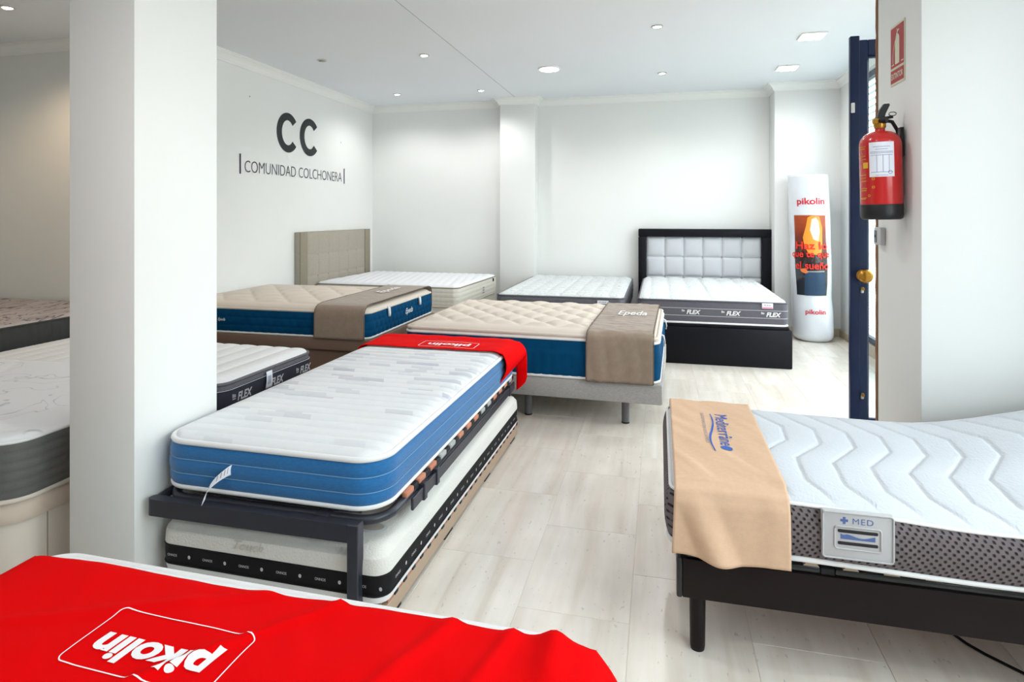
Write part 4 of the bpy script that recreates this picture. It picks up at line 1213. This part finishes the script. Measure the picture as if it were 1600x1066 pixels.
def baseJ():
    t = thing('divan_bed', 'grey melange fabric bed base on round legs in the middle of the room', 'bed', (Jc[0], Jc[1], 0), JR)
    box('base_frame', (-jw / 2 - 0.03, -jl / 2 - 0.01, 0.172), (jw / 2 + 0.025, jl / 2 + 0.02, 0.305), M_greyfab, t, 0.012)
    for x in (-0.68, 0.0, 0.68):
        for y in (-0.55, 0.55):
            xx = x if abs(x) > 0.01 else -0.0
            cyl('leg', (xx, y, 0.172), (xx, y, 0.01), 0.026, 0.026, M_steel, t)
            cyl('foot_glide', (xx, y, 0.01), (xx, y, 0), 0.027, 0.027, M_rubber, t)
baseJ()
rj = runner('bed_runner', 'brown plush runner across the teal-bordered mattress on the grey fabric base', -0.472, -0.036, jy0 - 0.022, jy1, 0.630, 0.312, 0.45, M_brown, skew=0.028, wr=0.007)
lettering('Epeda', 0.22, lambda a, b: Vector((-0.2 + a, 4.82 + b * 1.0, 0.652)), M_pipe_w, rj, height=0.26, shear=0.2, offset=0.012)

# ---- K: grey sprig mattress at the back wall -------------------------------------
kx0, kx1, ky0, ky1 = -1.63, -0.335, 6.09, 8.02
kw, kl = kx1 - kx0, ky1 - ky0
Kc = ((kx0 + kx1) / 2, (ky0 + ky1) / 2)
def topK(x, y): return 0.020 * (pillow(x / 0.16, 0.4) * pillow(y / 0.2, 0.4)) - 0.006
K_ = mattress('mattress', 'pale sprig-patterned mattress with grey border between the back wall pilaster and the black headboard', (Kc[0], Kc[1], 0.37), kw, kl, 0, 0.06, 0.238, topK, M_leaf2,
    [(0.008, 0.215, M_greyside, 0.010, lambda s, t, x, y: 0.004 * pillow(t * 4, 0.5), 24, 0.03)], [(0.008, 0.008, M_greyside, 0.002), (0.218, 0.009, M_greyside, 0.002)], drop=0.024, edge=0.08, cell=0.016)
o = box('fabric_tag', (kw / 2 - 0.26, -kl / 2 - 0.022, 0.165), (kw / 2 - 0.15, -kl / 2 - 0.014, 0.198), M_paper, K_, 0.002, 1)
lettering('FLEX', 0.07, plane((kw / 2 - 0.205, -kl / 2 - 0.0225, 0.182), (1, 0, 0), (0, 0, 1)), M_greyprint, o, height=0.014)
t = thing('divan_bed', 'grey bed base under the pale sprig-patterned mattress at the back wall', 'bed', (Kc[0], Kc[1], 0))
box('base_frame', (-kw / 2 + 0.02, -kl / 2 + 0.02, 0.12), (kw / 2 - 0.02, kl / 2 - 0.01, 0.372), M_greyfab, t, 0.012)
for x in (-0.5, 0.5):
    for y in (-0.8, 0.8): cyl('leg', (x, y, 0.12), (x, y, 0), 0.03, 0.026, M_steel, t)

# ---- L: black leatherette bed with tufted headboard ------------------------------
lx0, lx1, ly0, ly1 = -0.195, 1.15, 6.06, 7.98
lw, ll = lx1 - lx0, ly1 - ly0
Lc = ((lx0 + lx1) / 2, (ly0 + ly1) / 2)
def topL(x, y): return 0.024 * (pillow(x / 0.19, 0.4) * pillow(y / 0.24, 0.4)) - 0.006
M_Lside = mat('grey_border_ticking', (98, 96, 104), 0.75, 0.2, var=0.05, vscale=30, bump=0.2, bscale=260)
Lm = mattress('mattress', 'white tufted mattress with grey lettered border on the black leatherette bed', (Lc[0], Lc[1], 0.382), lw, ll, 0, 0.05, 0.236, topL, M_leaf,
    [(0.008, 0.212, M_Lside, 0.010, None, 10, 0.03)], [(0.008, 0.010, M_pipe_w, 0.002), (0.215, 0.008, M_Lside, 0.002)], drop=0.024, edge=0.08, cell=0.014)
for zz in (0.075, 0.145): piping(lw, ll, 0.05, zz, 0.0024, M_stripe, Lm, 0.0105, 'woven_line')
for xx in (-0.52, -0.16, 0.2, 0.55):
    lettering('FLEX', 0.13, plane((xx, -ll / 2 - 0.0135, 0.11), (1, 0, 0), (0, 0, 1)), M_pipe_w, Lm, height=0.042, offset=0.04, shear=0.25)
    for k in range(3):
        V, F = rect2d(-0.016 + 0.010 * k, -0.004, -0.010 + 0.010 * k, 0.016 - 0.003 * k); flat_print(V, F, plane((xx - 0.092, -ll / 2 - 0.0135, 0.116), (1, 0, 0), (0, 0, 1)), M_pipe_w, Lm, 0, 'woven_mark')
o = box('fabric_tag', (lw / 2 - 0.225, -ll / 2 - 0.02, 0.165), (lw / 2 - 0.13, -ll / 2 - 0.012, 0.215), M_paper, Lm, 0.002, 1); o['label'] = 'small white and pink fabric tag'
lettering('FLEX', 0.06, plane((lw / 2 - 0.1775, -ll / 2 - 0.0205, 0.196), (1, 0, 0), (0, 0, 1)), M_dark, o, height=0.013)
V, F = rect2d(-0.045, -0.006, 0.045, 0.006); flat_print(V, F, plane((lw / 2 - 0.1775, -ll / 2 - 0.0205, 0.173), (1, 0, 0), (0, 0, 1)), mat('pink_print', (232, 130, 160), 0.6), o, 0, 'printed_line')
t = thing('storage_bed', 'black leatherette storage bed base in front of the tufted headboard', 'bed', (Lc[0], Lc[1], 0))
box('base_box', (-lw / 2 - 0.02, -ll / 2 - 0.035, 0.0), (lw / 2 + 0.035, ll / 2, 0.352), M_leather, t, 0.012)
box('lid', (-lw / 2 + 0.0, -ll / 2 - 0.01, 0.352), (lw / 2 + 0.012, ll / 2, 0.378), M_leather, t, 0.006)
def headL():
    t = thing('headboard', 'black leatherette headboard with silver tufted panels at the back wall', 'headboard', (0.555, 8.06, 0))
    X0, X1, zt = -0.815, 0.80, 1.235
    fy0, fy1 = -0.06, 0.075
    xi0, xi1, zi = -0.715, 0.67, 1.135
    box('frame_post', (X0, fy0, 0), (xi0, fy1, zt - 0.1), M_leather, t, 0.012)
    box('frame_post', (xi1, fy0, 0), (X1, fy1, zt - 0.1), M_leather, t, 0.012)
    box('frame_rail', (X0, fy0, zi), (X1, fy1, zt), M_leather, t, 0.012)
    box('backing', (xi0, 0.0, 0.3), (xi1, fy1, zi), M_leather, t)
    n = 6; cwid = (xi1 - xi0) / n; rows = [(0.38, 0.63), (0.63, 0.88), (0.88, zi)]
    for i in range(n):
        for (a, b) in rows:
            xa = xi0 + cwid * i; xb = xa + cwid
            def fn(u, v, xa=xa, xb=xb, a=a, b=b):
                e = (abs(math.sin(PI * u)) ** 0.35) * (abs(math.sin(PI * v)) ** 0.35)
                return (xa + (xb - xa) * u, 0.0 - 0.034 * e, a + (b - a) * v)
            sheet('tufted_panel', 14, 14, fn, M_silver, t)
    for i in range(1, n):
        for z in (0.63, 0.88):
            b = lathe('button', [(0.011, 0), (0.010, 0.005), (0.005, 0.009), (0.001, 0.01)], M_nickel, t, 12); b.rotation_euler = (PI / 2, 0, 0); b.location = (xi0 + cwid * i, -0.004, z)
headL()

# ---- M: rolled mattress in printed film, by the right pilaster -------------------
def roll():
    t = thing('rolled_mattress', 'rolled mattress in glossy white printed film standing beside the navy door', 'rolled mattress', (1.70, 7.53, 0))
    R0 = 0.212; Hh = 1.865; lean = -0.062
    def surf(th, z, off=0.0):
        q = z / Hh
        r = R0 * (1.0 + 0.03 * nz(math.cos(th) * 1.6, math.sin(th) * 1.6, z * 3.0) + 0.02 * math.sin(9 * z) * max(0, math.cos(th + 2.0)))
        r *= 1 - 0.10 * math.exp(-((z - 0.5) / 0.12) ** 2) * max(0, math.sin(th * 1.0 + 2.6)) ** 2
        if z < 0.06: r *= 1 - 0.22 * (1 - z / 0.06) ** 2
        r += off
        ex = 1.0; ey = 0.96
        return Vector((lean * q + r * math.cos(th) * ex, r * math.sin(th) * ey, z))
    n, k = 72, 70
    V = [surf(2 * PI * i / n, Hh * j / k) for j in range(k + 1) for i in range(n)]
    F = [(j * n + i, j * n + (i + 1) % n, (j + 1) * n + (i + 1) % n, (j + 1) * n + i) for j in range(k) for i in range(n)]
    F.append(tuple(reversed(range(n)))); F.append(tuple(range(k * n, (k + 1) * n)))
    body = mesh_obj('film_wrap', V, F, M_plasticwrap, t)
    # print facing the camera: angle towards the camera is about -102 deg
    th0 = math.radians(-103 + 2)
    def pr(cx, z):     # arc-length coordinate -> surface
        return lambda a, b, o=0.0: surf(th0 + (cx + a) / R0, z + b, 0.003 + o)
    # photograph panel, dark with a fire-lit figure
    m, N, L, p = node_mat('poster_print', 0.2, 0.5)
    p.inputs['Coat Weight'].default_value = 0.4
    mp = mapping(N, L); sx = N.new('ShaderNodeSeparateXYZ'); L.new(mp.outputs[0], sx.inputs[0])
    mr = N.new('ShaderNodeMapRange'); mr.inputs[1].default_value = 0.5; mr.inputs[2].default_value = 1.42; L.new(sx.outputs['Z'], mr.inputs[0])
    nn = N.new('ShaderNodeTexNoise'); nn.inputs['Scale'].default_value = 5; nn.inputs['Detail'].default_value = 3; L.new(mp.outputs[0], nn.inputs['Vector'])
    ad = N.new('ShaderNodeMath'); ad.operation = 'MULTIPLY_ADD'; L.new(nn.outputs['Fac'], ad.inputs[0]); ad.inputs[1].default_value = 0.22; L.new(mr.outputs[0], ad.inputs[2])
    r = ramp(N, L, ad.outputs[0], [(0.1, (28, 34, 46)), (0.45, (30, 30, 36)), (0.6, (44, 20, 16)), (0.85, (120, 40, 18)), (1.0, (164, 66, 24))])
    L.new(r.outputs[0], p.inputs['Base Color'])
    pf = pr(0.0, 0.965)
    V, F = rect2d(-0.175, -0.445, 0.175, 0.445)
    panel = flat_print(V, F, pf, m, t, 0.05, 'photo_print')
    panel['label'] = 'dark printed photo panel with a fire-lit figure'
    lay = [0.0015]
    def blob(pts, mm, nm):
        lay[0] += 0.0012; lz = lay[0]
        flat_print(pts, [tuple(range(len(pts)))], lambda a, b: pf(a, b, lz), mm, panel, 0.03, nm)
    blob([(-0.02, 0.42), (0.02, 0.44), (0.1, 0.43), (0.13, 0.3), (0.12, 0.12), (0.1, 0.0), (-0.02, 0.02), (-0.06, 0.1), (-0.075, 0.2), (-0.04, 0.32)], mat('flame_orange_print', (238, 150, 56), 0.3), 'printed_hair')
    blob([(0.02, 0.4), (0.06, 0.42), (0.09, 0.38), (0.1, 0.26), (0.08, 0.16), (0.03, 0.18), (0.0, 0.28)], mat('pale_skin_print', (246, 222, 196), 0.3), 'printed_face')
    blob([(-0.06, -0.18), (0.13, -0.18), (0.15, -0.43), (0.02, -0.44), (-0.08, -0.44)], mat('denim_print', (46, 70, 96), 0.3), 'printed_jeans')
    blob([(-0.11, -0.15), (-0.05, -0.14), (-0.03, -0.19), (-0.06, -0.2), (-0.1, -0.18)], mat('hand_print', (226, 120, 60), 0.3), 'printed_hand')
    blob([(-0.04, -0.17), (0.13, -0.165), (0.13, -0.18), (-0.04, -0.185)], mat('belt_print', (150, 146, 140), 0.3), 'printed_belt')
    L3 = lambda s, w, h, cx, z: lettering(s, w, lambda a, b: surf(th0 + (cx + a) / R0, z + b, 0.013), M_textred, t, height=h, offset=0.02, maxedge=0.03)
    L3('Haz lo', 0.32, 0.085, 0.01, 1.075); L3('que te que', 0.40, 0.085, -0.005, 0.965); L3('el sueño', 0.33, 0.085, 0.01, 0.855)
    for w, cx, z in ((0.29, 0.02, 1.555), (0.21, 0.03, 0.335)):
        lettering('pikolin', w, lambda a, b: surf(th0 + (cx + a) / R0, z + b, 0.004), M_logored, t, height=w * 0.33, offset=0.02, maxedge=0.03)
roll()

# ================================================================== wall lettering on the left wall
def wall_logo():
    t = thing('wall_lettering', 'dark double letter emblem with thin capitals on the left wall', 'lettering', (XL + 0.003, 6.3, 1.9))
    f = lambda oy, oz: plane((0, oy - 6.3, oz - 1.9), (0, 1, 0), (0, 0, 1))
    # two heavy C shapes: ring arcs
    def cshape(cy, cz):
        ro, ri, ky = 0.222, 0.140, 0.86; V = []; n = 40; a0 = math.radians(40)
        for i in range(n + 1):
            a = a0 + (2 * PI - 2 * a0) * i / n
            V += [(ro * ky * math.cos(a) * 1.08, ro * math.sin(a)), ((ro * ky - 0.088) * math.cos(a) * 1.12, ri * math.sin(a))]
        F = [(2 * i, 2 * i + 2, 2 * i + 3, 2 * i + 1) for i in range(n)]
        o = flat_print(V, F, f(cy, cz), M_dark, t, 0, 'letter'); md = o.modifiers.new('t', 'SOLIDIFY'); md.thickness = 0.004; md.offset = 0
    cshape(6.075, 2.335); cshape(6.515, 2.335)
    lettering('COMUNIDAD COLCHONERA', 1.93, f(6.305, 1.905), M_thinpurple, t, height=0.118, offset=-0.012, spacing=0.98)
    for y in (5.272, 7.333):
        V, F = rect2d(-0.009, -0.1, 0.009, 0.1); o = flat_print(V, F, f(y, 1.924), M_thinpurple, t, 0, 'end_bar'); md = o.modifiers.new('t', 'SOLIDIFY'); md.thickness = 0.004; md.offset = 0
wall_logo()

for y, z in ((5.42, 2.62), (7.25, 2.36)):
    o = struct(cyl('trim_13', (XL, y, z), (XL + 0.004, y, z), 0.008, 0.006, mat('wall_plug', (176, 178, 180), 0.7), None, 12))
# ================================================================== sign and extinguisher on the pier
def sign():
    t = thing('extinguisher_sign', 'red fire extinguisher sign on the pier above the extinguisher', 'sign', (1.1425, 3.372, 2.213))
    box('plate', (-0.002, -0.091, -0.149), (0.002, 0.091, 0.149), M_signcream, t)
    f = plane((-0.0028, 0, 0), (0, -1, 0), (0, 0, 1))
    V, F = rect2d(-0.084, -0.062, 0.084, 0.138); flat_print(V, F, f, M_signred, t, 0, 'picture_field')
    V, F = rect2d(-0.084, -0.138, 0.084, -0.074); flat_print(V, F, f, M_signred, t, 0, 'text_field')
    g = plane((-0.0036, 0, 0), (0, -1, 0), (0, 0, 1))
    lettering('EXTINTOR', 0.148, lambda a, b: g(a, b - 0.105), M_signcream, t, height=0.03, offset=0.02)
    body = [(-0.022, -0.05), (0.026, -0.05), (0.030, -0.044), (0.030, 0.075), (0.022, 0.09), (0.008, 0.096), (0.008, 0.106), (0.028, 0.112), (0.028, 0.117), (0.004, 0.116), (0.004, 0.124), (-0.002, 0.124), (-0.004, 0.096), (-0.018, 0.09), (-0.026, 0.075), (-0.026, -0.044)]
    flat_print(body, [tuple(range(len(body)))], g, M_signcream, t, 0, 'extinguisher_symbol')
    hose = []; n = 20
    for i in range(n + 1):
        q = i / n; x = -0.004 - 0.05 * math.sin(q * PI * 0.62) ; y = 0.104 - 0.15 * q
        hose += [(x - 0.003, y), (x + 0.003, y)]
    flat_print(hose, [(2 * i, 2 * i + 2, 2 * i + 3, 2 * i + 1) for i in range(n)], g, M_signcream, t, 0, 'hose_symbol')
    for x in (-0.07, 0.052):
        V, F = rect2d(x, -0.05, x + 0.03, -0.044); flat_print(V, F, g, M_signcream, t, 0, 'small_print')
sign()

def extinguisher():
    t = thing('fire_extinguisher', 'red fire extinguisher with black base hanging on the pier', 'fire extinguisher', (1.045, 3.285, 1.395))
    t.rotation_euler = (0, math.radians(-1.2), 0)
    R = 0.090
    prof = [(R * 0.98, 0.068)] + [(R, 0.075), (R, 0.36)]
    for k in range(1, 9):
        a = k / 8 * PI / 2; prof.append((R * math.cos(a) * 0.74 + R * 0.26, 0.36 + 0.065 * math.sin(a)))
    prof += [(0.022, 0.43), (0.02, 0.445)]
    lathe('cylinder_body', prof, M_redpaint, t, 40)
    lathe('base_cup', [(R * 0.86, 0), (R * 0.97, 0.006), (R * 1.015, 0.02), (R * 1.015, 0.07), (R * 0.99, 0.074)], M_plasticblack, t, 40)
    lathe('valve_collar', [(0.024, 0.44), (0.026, 0.446), (0.026, 0.462), (0.017, 0.468), (0.016, 0.486)], M_brass, t, 20)
    # valve head, gauge, handle
    box('valve_head', (-0.03, -0.016, 0.462), (0.03, 0.016, 0.488), M_brass, t, 0.005)
    g = cyl('gauge', (0.0, -0.016, 0.476), (0.02, -0.034, 0.476), 0.016, 0.016, M_plasticblack, t, 20)
    bm = bmesh.new()
    pts = [(-0.012, 0.486), (0.016, 0.482), (0.024, 0.51), (0.042, 0.548), (0.040, 0.557), (0.018, 0.556), (0.0, 0.53), (-0.008, 0.508)]
    A_ = [bm.verts.new((x, -0.011, z)) for x, z in pts]; B_ = [bm.verts.new((x, 0.011, z)) for x, z in pts]
    bm.faces.new(A_); bm.faces.new(list(reversed(B_)))
    for i in range(len(pts)): bm.faces.new((A_[i], B_[i], B_[(i + 1) % len(pts)], A_[(i + 1) % len(pts)]))
    bm_obj('handle', bm, M_plasticblack, t)
    tube('lower_grip', [(-0.02, 0, 0.482), (0.03, -0.005, 0.489), (0.055, -0.01, 0.492)], 0.007, M_plasticblack, t)
    tube('safety_pin_ring', [(0.046 + 0.016 * math.cos(a), -0.03, 0.503 + 0.009 * math.sin(a)) for a in [2 * PI * k / 16 for k in range(16)]], 0.0022, M_plasticblack, t, closed=True, n=6)
    tube('hose', [(0.03, 0.0, 0.475), (0.06, 0.02, 0.472), (0.088, 0.035, 0.43), (0.094, 0.036, 0.34), (0.094, 0.036, 0.2), (0.092, 0.036, 0.1)], 0.0085, M_plasticblack, t, n=10)
    box('wall_bracket', (0.082, -0.02, 0.3), (0.098, 0.02, 0.44), M_plasticblack, t, 0.003)
    th = math.radians(-107.6)
    def sf(a0, z0, o=0.0012): return lambda a, b: Vector(((R + o) * math.cos(th + a0 + a / R), (R + o) * math.sin(th + a0 + a / R), z0 + b))
    V, F = rect2d(-0.053, -0.082, 0.053, 0.082); lab = flat_print(V, F, sf(math.radians(3), 0.285), M_paper, t, 0.015, 'inspection_label'); lab['label'] = 'white inspection label with blue print'
    for z, w in ((0.06, 0.07), (0.048, 0.05), (0.036, 0.095), (0.03, 0.095), (0.02, 0.09), (-0.06, 0.09), (-0.075, 0.05)):
        V, F = rect2d(-w / 2, -0.0008, w / 2, 0.0008); flat_print(V, F, sf(math.radians(3), 0.285 + z, 0.002), M_inkblue, lab, 0.015, 'printed_line')
    for x in (-0.02, 0.005, 0.03):
        V, F = rect2d(-0.0006, -0.04, 0.0006, 0.04); flat_print(V, F, sf(math.radians(3) + x / R, 0.285 - 0.02, 0.002), M_inkblue, lab, 0, 'printed_line')
    V, F = ring2d(0.018, 0.018, 0.0089, 0.0018); flat_print(V, F, sf(math.radians(3) + 0.034 / R, 0.285 - 0.062, 0.0022), M_inkblue, lab, 0, 'stamp_mark')
    for z, w in ((0.35, 0.05), (0.34, 0.04), (0.305, 0.045), (0.29, 0.05), (0.215, 0.05), (0.2, 0.045), (0.185, 0.05), (0.15, 0.055), (0.14, 0.05), (0.105, 0.05), (0.1, 0.04)):
        V, F = rect2d(-w / 2, -0.0022, w / 2, 0.0022); flat_print(V, F, sf(math.radians(-57), z), mat('gold_print', (206, 140, 40), 0.5), t, 0.012, 'printed_line')
    V, F = rect2d(-0.014, -0.014, 0.014, 0.014); flat_print(V, F, sf(math.radians(-44), 0.26), M_yellow, t, 0.012, 'pictogram')
    for a, z in ((-20, 0.195), (-20, 0.155), (-33, 0.115)):
        V, F = ring2d(0.013, 0.011, 0.005, 0.0022); flat_print(V, F, sf(math.radians(a), z), M_yellow, t, 0, 'pictogram')
extinguisher()
t = thing('wall_sensor', 'small grey sensor box on the pier edge below the extinguisher', 'sensor', (1.13, 3.60, 1.305))
box('housing', (-0.012, -0.06, -0.047), (0.0145, 0.035, 0.047), M_greyplastic, t, 0.006)
box('cover_window', (-0.0145, -0.008, -0.035), (-0.011, 0.026, 0.03), mat('sensor_dark_grey', (120, 122, 126), 0.35), t, 0.004)
bt = lathe('button', [(0.008, 0), (0.008, 0.002), (0.001, 0.003)], M_plasticblack, t, 14); bt.location = (-0.0145, 0.009, 0.0); bt.rotation_euler = (0, -PI / 2, 0)

# black cable under the right bed
o = tube('power_cable', [(0.86, 2.60, 0.005), (0.91, 2.45, 0.005), (0.962, 2.354, 0.005), (0.985, 2.31, 0.005), (1.02, 2.267, 0.005), (1.055, 2.235, 0.005), (1.093, 2.20, 0.005), (1.16, 2.12, 0.005), (1.3, 1.98, 0.005), (1.5, 1.85, 0.005)], 0.0045, M_cable, None, n=8)
tag(o, 'thin black cable running over the floor from under the dark wooden bed', 'cable')

# ================================================================== ceiling lamps
def lamp_light(parent, kind, watt, col, rad, loc):
    d = bpy.data.lights.new('lamp_bulb', 'SPOT')
    d.energy = watt; d.color = col; d.shadow_soft_size = rad
    d.spot_size = math.radians(kind); d.spot_blend = 0.6
    o = bpy.data.objects.new('lamp_bulb', d); o.location = loc
    put(o, parent)
def spot(x, y, label, on=True, watt=SPOT_W, col=(1.0, 0.99, 0.98)):
    t = thing('ceiling_spotlight', label, 'ceiling light', (x, y, ZC), 0, 'recessed spotlights in the ceiling')
    P = [(0.03, -0.001), (0.046, -0.001), (0.05, -0.006), (0.046, -0.010), (0.036, -0.010), (0.03, -0.002)]
    V = []; F = []; n = 28
    for (r, z) in P:
        for k in range(n): V.append((r * math.cos(2 * PI * k / n), r * math.sin(2 * PI * k / n), z))
    for i in range(len(P) - 1):
        for k in range(n): F.append((i * n + k, i * n + (k + 1) % n, (i + 1) * n + (k + 1) % n, (i + 1) * n + k))
    mesh_obj('trim_ring', V, F, M_lampring, t)
    l = lathe('lens', [(0.033, 0), (0.033, -0.007), (0.028, -0.012), (0.001, -0.0125)], M_lens_on if on else M_lens_off, t, 24)
    l.rotation_euler = (math.radians(8), math.radians(-6), 0)
    if on: lamp_light(t, 150, watt, col, 0.03, (0, 0, -0.03))
spot(-3.306, 5.542, 'unlit recessed spotlight nearest the cornice of the left wall', on=False)
spot(-2.228, 5.598, 'recessed spotlight over the brown storage bed, left of the ceiling seam')
spot(-3.289, 7.333, 'recessed spotlight nearest the back left corner')
spot(-2.166, 7.352, 'recessed spotlight just in front of the narrow back pilaster')
spot(-0.015, 5.192, 'recessed spotlight above the grey fabric bed, nearest of the lit ones')
spot(0.034, 6.92, 'recessed spotlight in front of the silver tufted headboard')
spot(-4.75, 3.57, 'warm recessed spotlight in the ceiling of the left alcove', watt=ALCOVE_W, col=(1.0, 0.74, 0.48))
t = thing('ceiling_downlight', 'bright round ceiling lamp above the middle beds', 'ceiling light', (-1.14, 6.425, ZC))
lathe('rim', [(0.118, 0), (0.118, -0.010), (0.108, -0.014), (0.1, -0.012)], M_trim, t, 36)
lathe('diffuser', [(0.1, -0.004), (0.1, -0.016), (0.001, -0.018)], M_lens_on, t, 36)
lamp_light(t, 165, LED_W, (1, 1, 1), 0.1, (0, 0, -0.04))
for x, y, lab in ((1.29, 5.766, 'square ceiling panel lamp nearest the navy door'), (1.315, 6.958, 'square ceiling panel lamp nearest the back right corner')):
    t = thing('ceiling_panel_lamp', lab, 'ceiling light', (x, y, ZC), 0, 'square panel lamps')
    box('rim', (-0.105, -0.105, -0.014), (0.105, 0.105, 0.0), M_trim, t, 0.004)
    box('diffuser', (-0.093, -0.093, -0.018), (0.093, 0.093, -0.012), M_lens_on, t, 0.003, 1)
    lamp_light(t, 165, LED_W, (1, 1, 1), 0.09, (0, 0, -0.04))
# unseen near-half lamps: spots assumed, round pair added to brighten the floor
spot(-0.3, 1.6, 'assumed unseen recessed spotlight over the aisle, out of the picture above the foreground beds')
spot(-2.3, 0.2, 'assumed unseen recessed spotlight over the foreground mattress, out of the picture')
for x, y, lab in ((-0.35, 3.1, 'added round ceiling lamp over the aisle, unseen above the picture'), (-0.9, 0.3, 'added round ceiling lamp over the foreground bed, unseen above the picture')):
    t = thing('ceiling_downlight', lab, 'ceiling light', (x, y, ZC))
    lathe('rim', [(0.118, 0), (0.118, -0.010), (0.108, -0.014), (0.1, -0.012)], M_trim, t, 36)
    lathe('diffuser', [(0.1, -0.004), (0.1, -0.016), (0.001, -0.018)], M_lens_on, t, 36)
    lamp_light(t, 165, LED_W, (1, 1, 1), 0.1, (0, 0, -0.04))

# ================================================================== outside the shop front
o = struct(box('pavement', (XR + 0.2, -14, -0.22), (40, 90, -0.02), M_asphalt))
def street():
    t = thing('street_building', 'pale building across the street with shuttered windows', 'building', (20.0, 6, -0.02))
    box('wall', (0, -18, 0), (0.5, 16, 6.6), M_facade, t)
    for y in range(-15, 16, 3):
        for z in (1.0, 4.2):
            w = box('window', (-0.05, y - 0.7, z), (0.02, y + 0.7, z + 1.9), M_shutter, t)
            for k in range(9): box('slat', (-0.07, y - 0.68, z + 0.06 + 0.2 * k), (-0.05, y + 0.68, z + 0.18 + 0.2 * k), M_blind, w)
    box('awning', (-1.2, 6, 2.9), (0, 9, 3.1), M_awning, t)
street()
def blinds():
    for nm, z0, z1, n, tilt, lab in (('venetian_blind', 0.2, 1.02, 27, 0, 'lower pale slatted blind outside the shop window beyond the door'), ('venetian_blind', 1.95, 2.8, 12, 0, 'upper pale slatted blind outside the shop window beyond the door')):
        t = thing(nm, lab, 'blind', (XR + 0.11, 6.2, z0), 0, 'window blinds')
        d = (z1 - z0) / n
        bm = bmesh.new(); hw_ = d * 0.3
        add_box(bm, (-hw_, -1.2, -0.0015), (hw_, 1.2, 0.0015))
        me = bpy.data.meshes.new('slat'); bm.to_mesh(me); bm.free(); me.materials.append(M_blind)
        for i in range(n):
            o = bpy.data.objects.new('slat', me); o.location = (0, 0, d * (i + 0.5)); o.rotation_euler = (0, math.radians(tilt), 0); put(o, t)
        for y in (-1.15, 1.15): box('side_guide', (-0.02, y - 0.01, 0), (0.02, y + 0.01, z1 - z0), M_blind, t)
blinds()
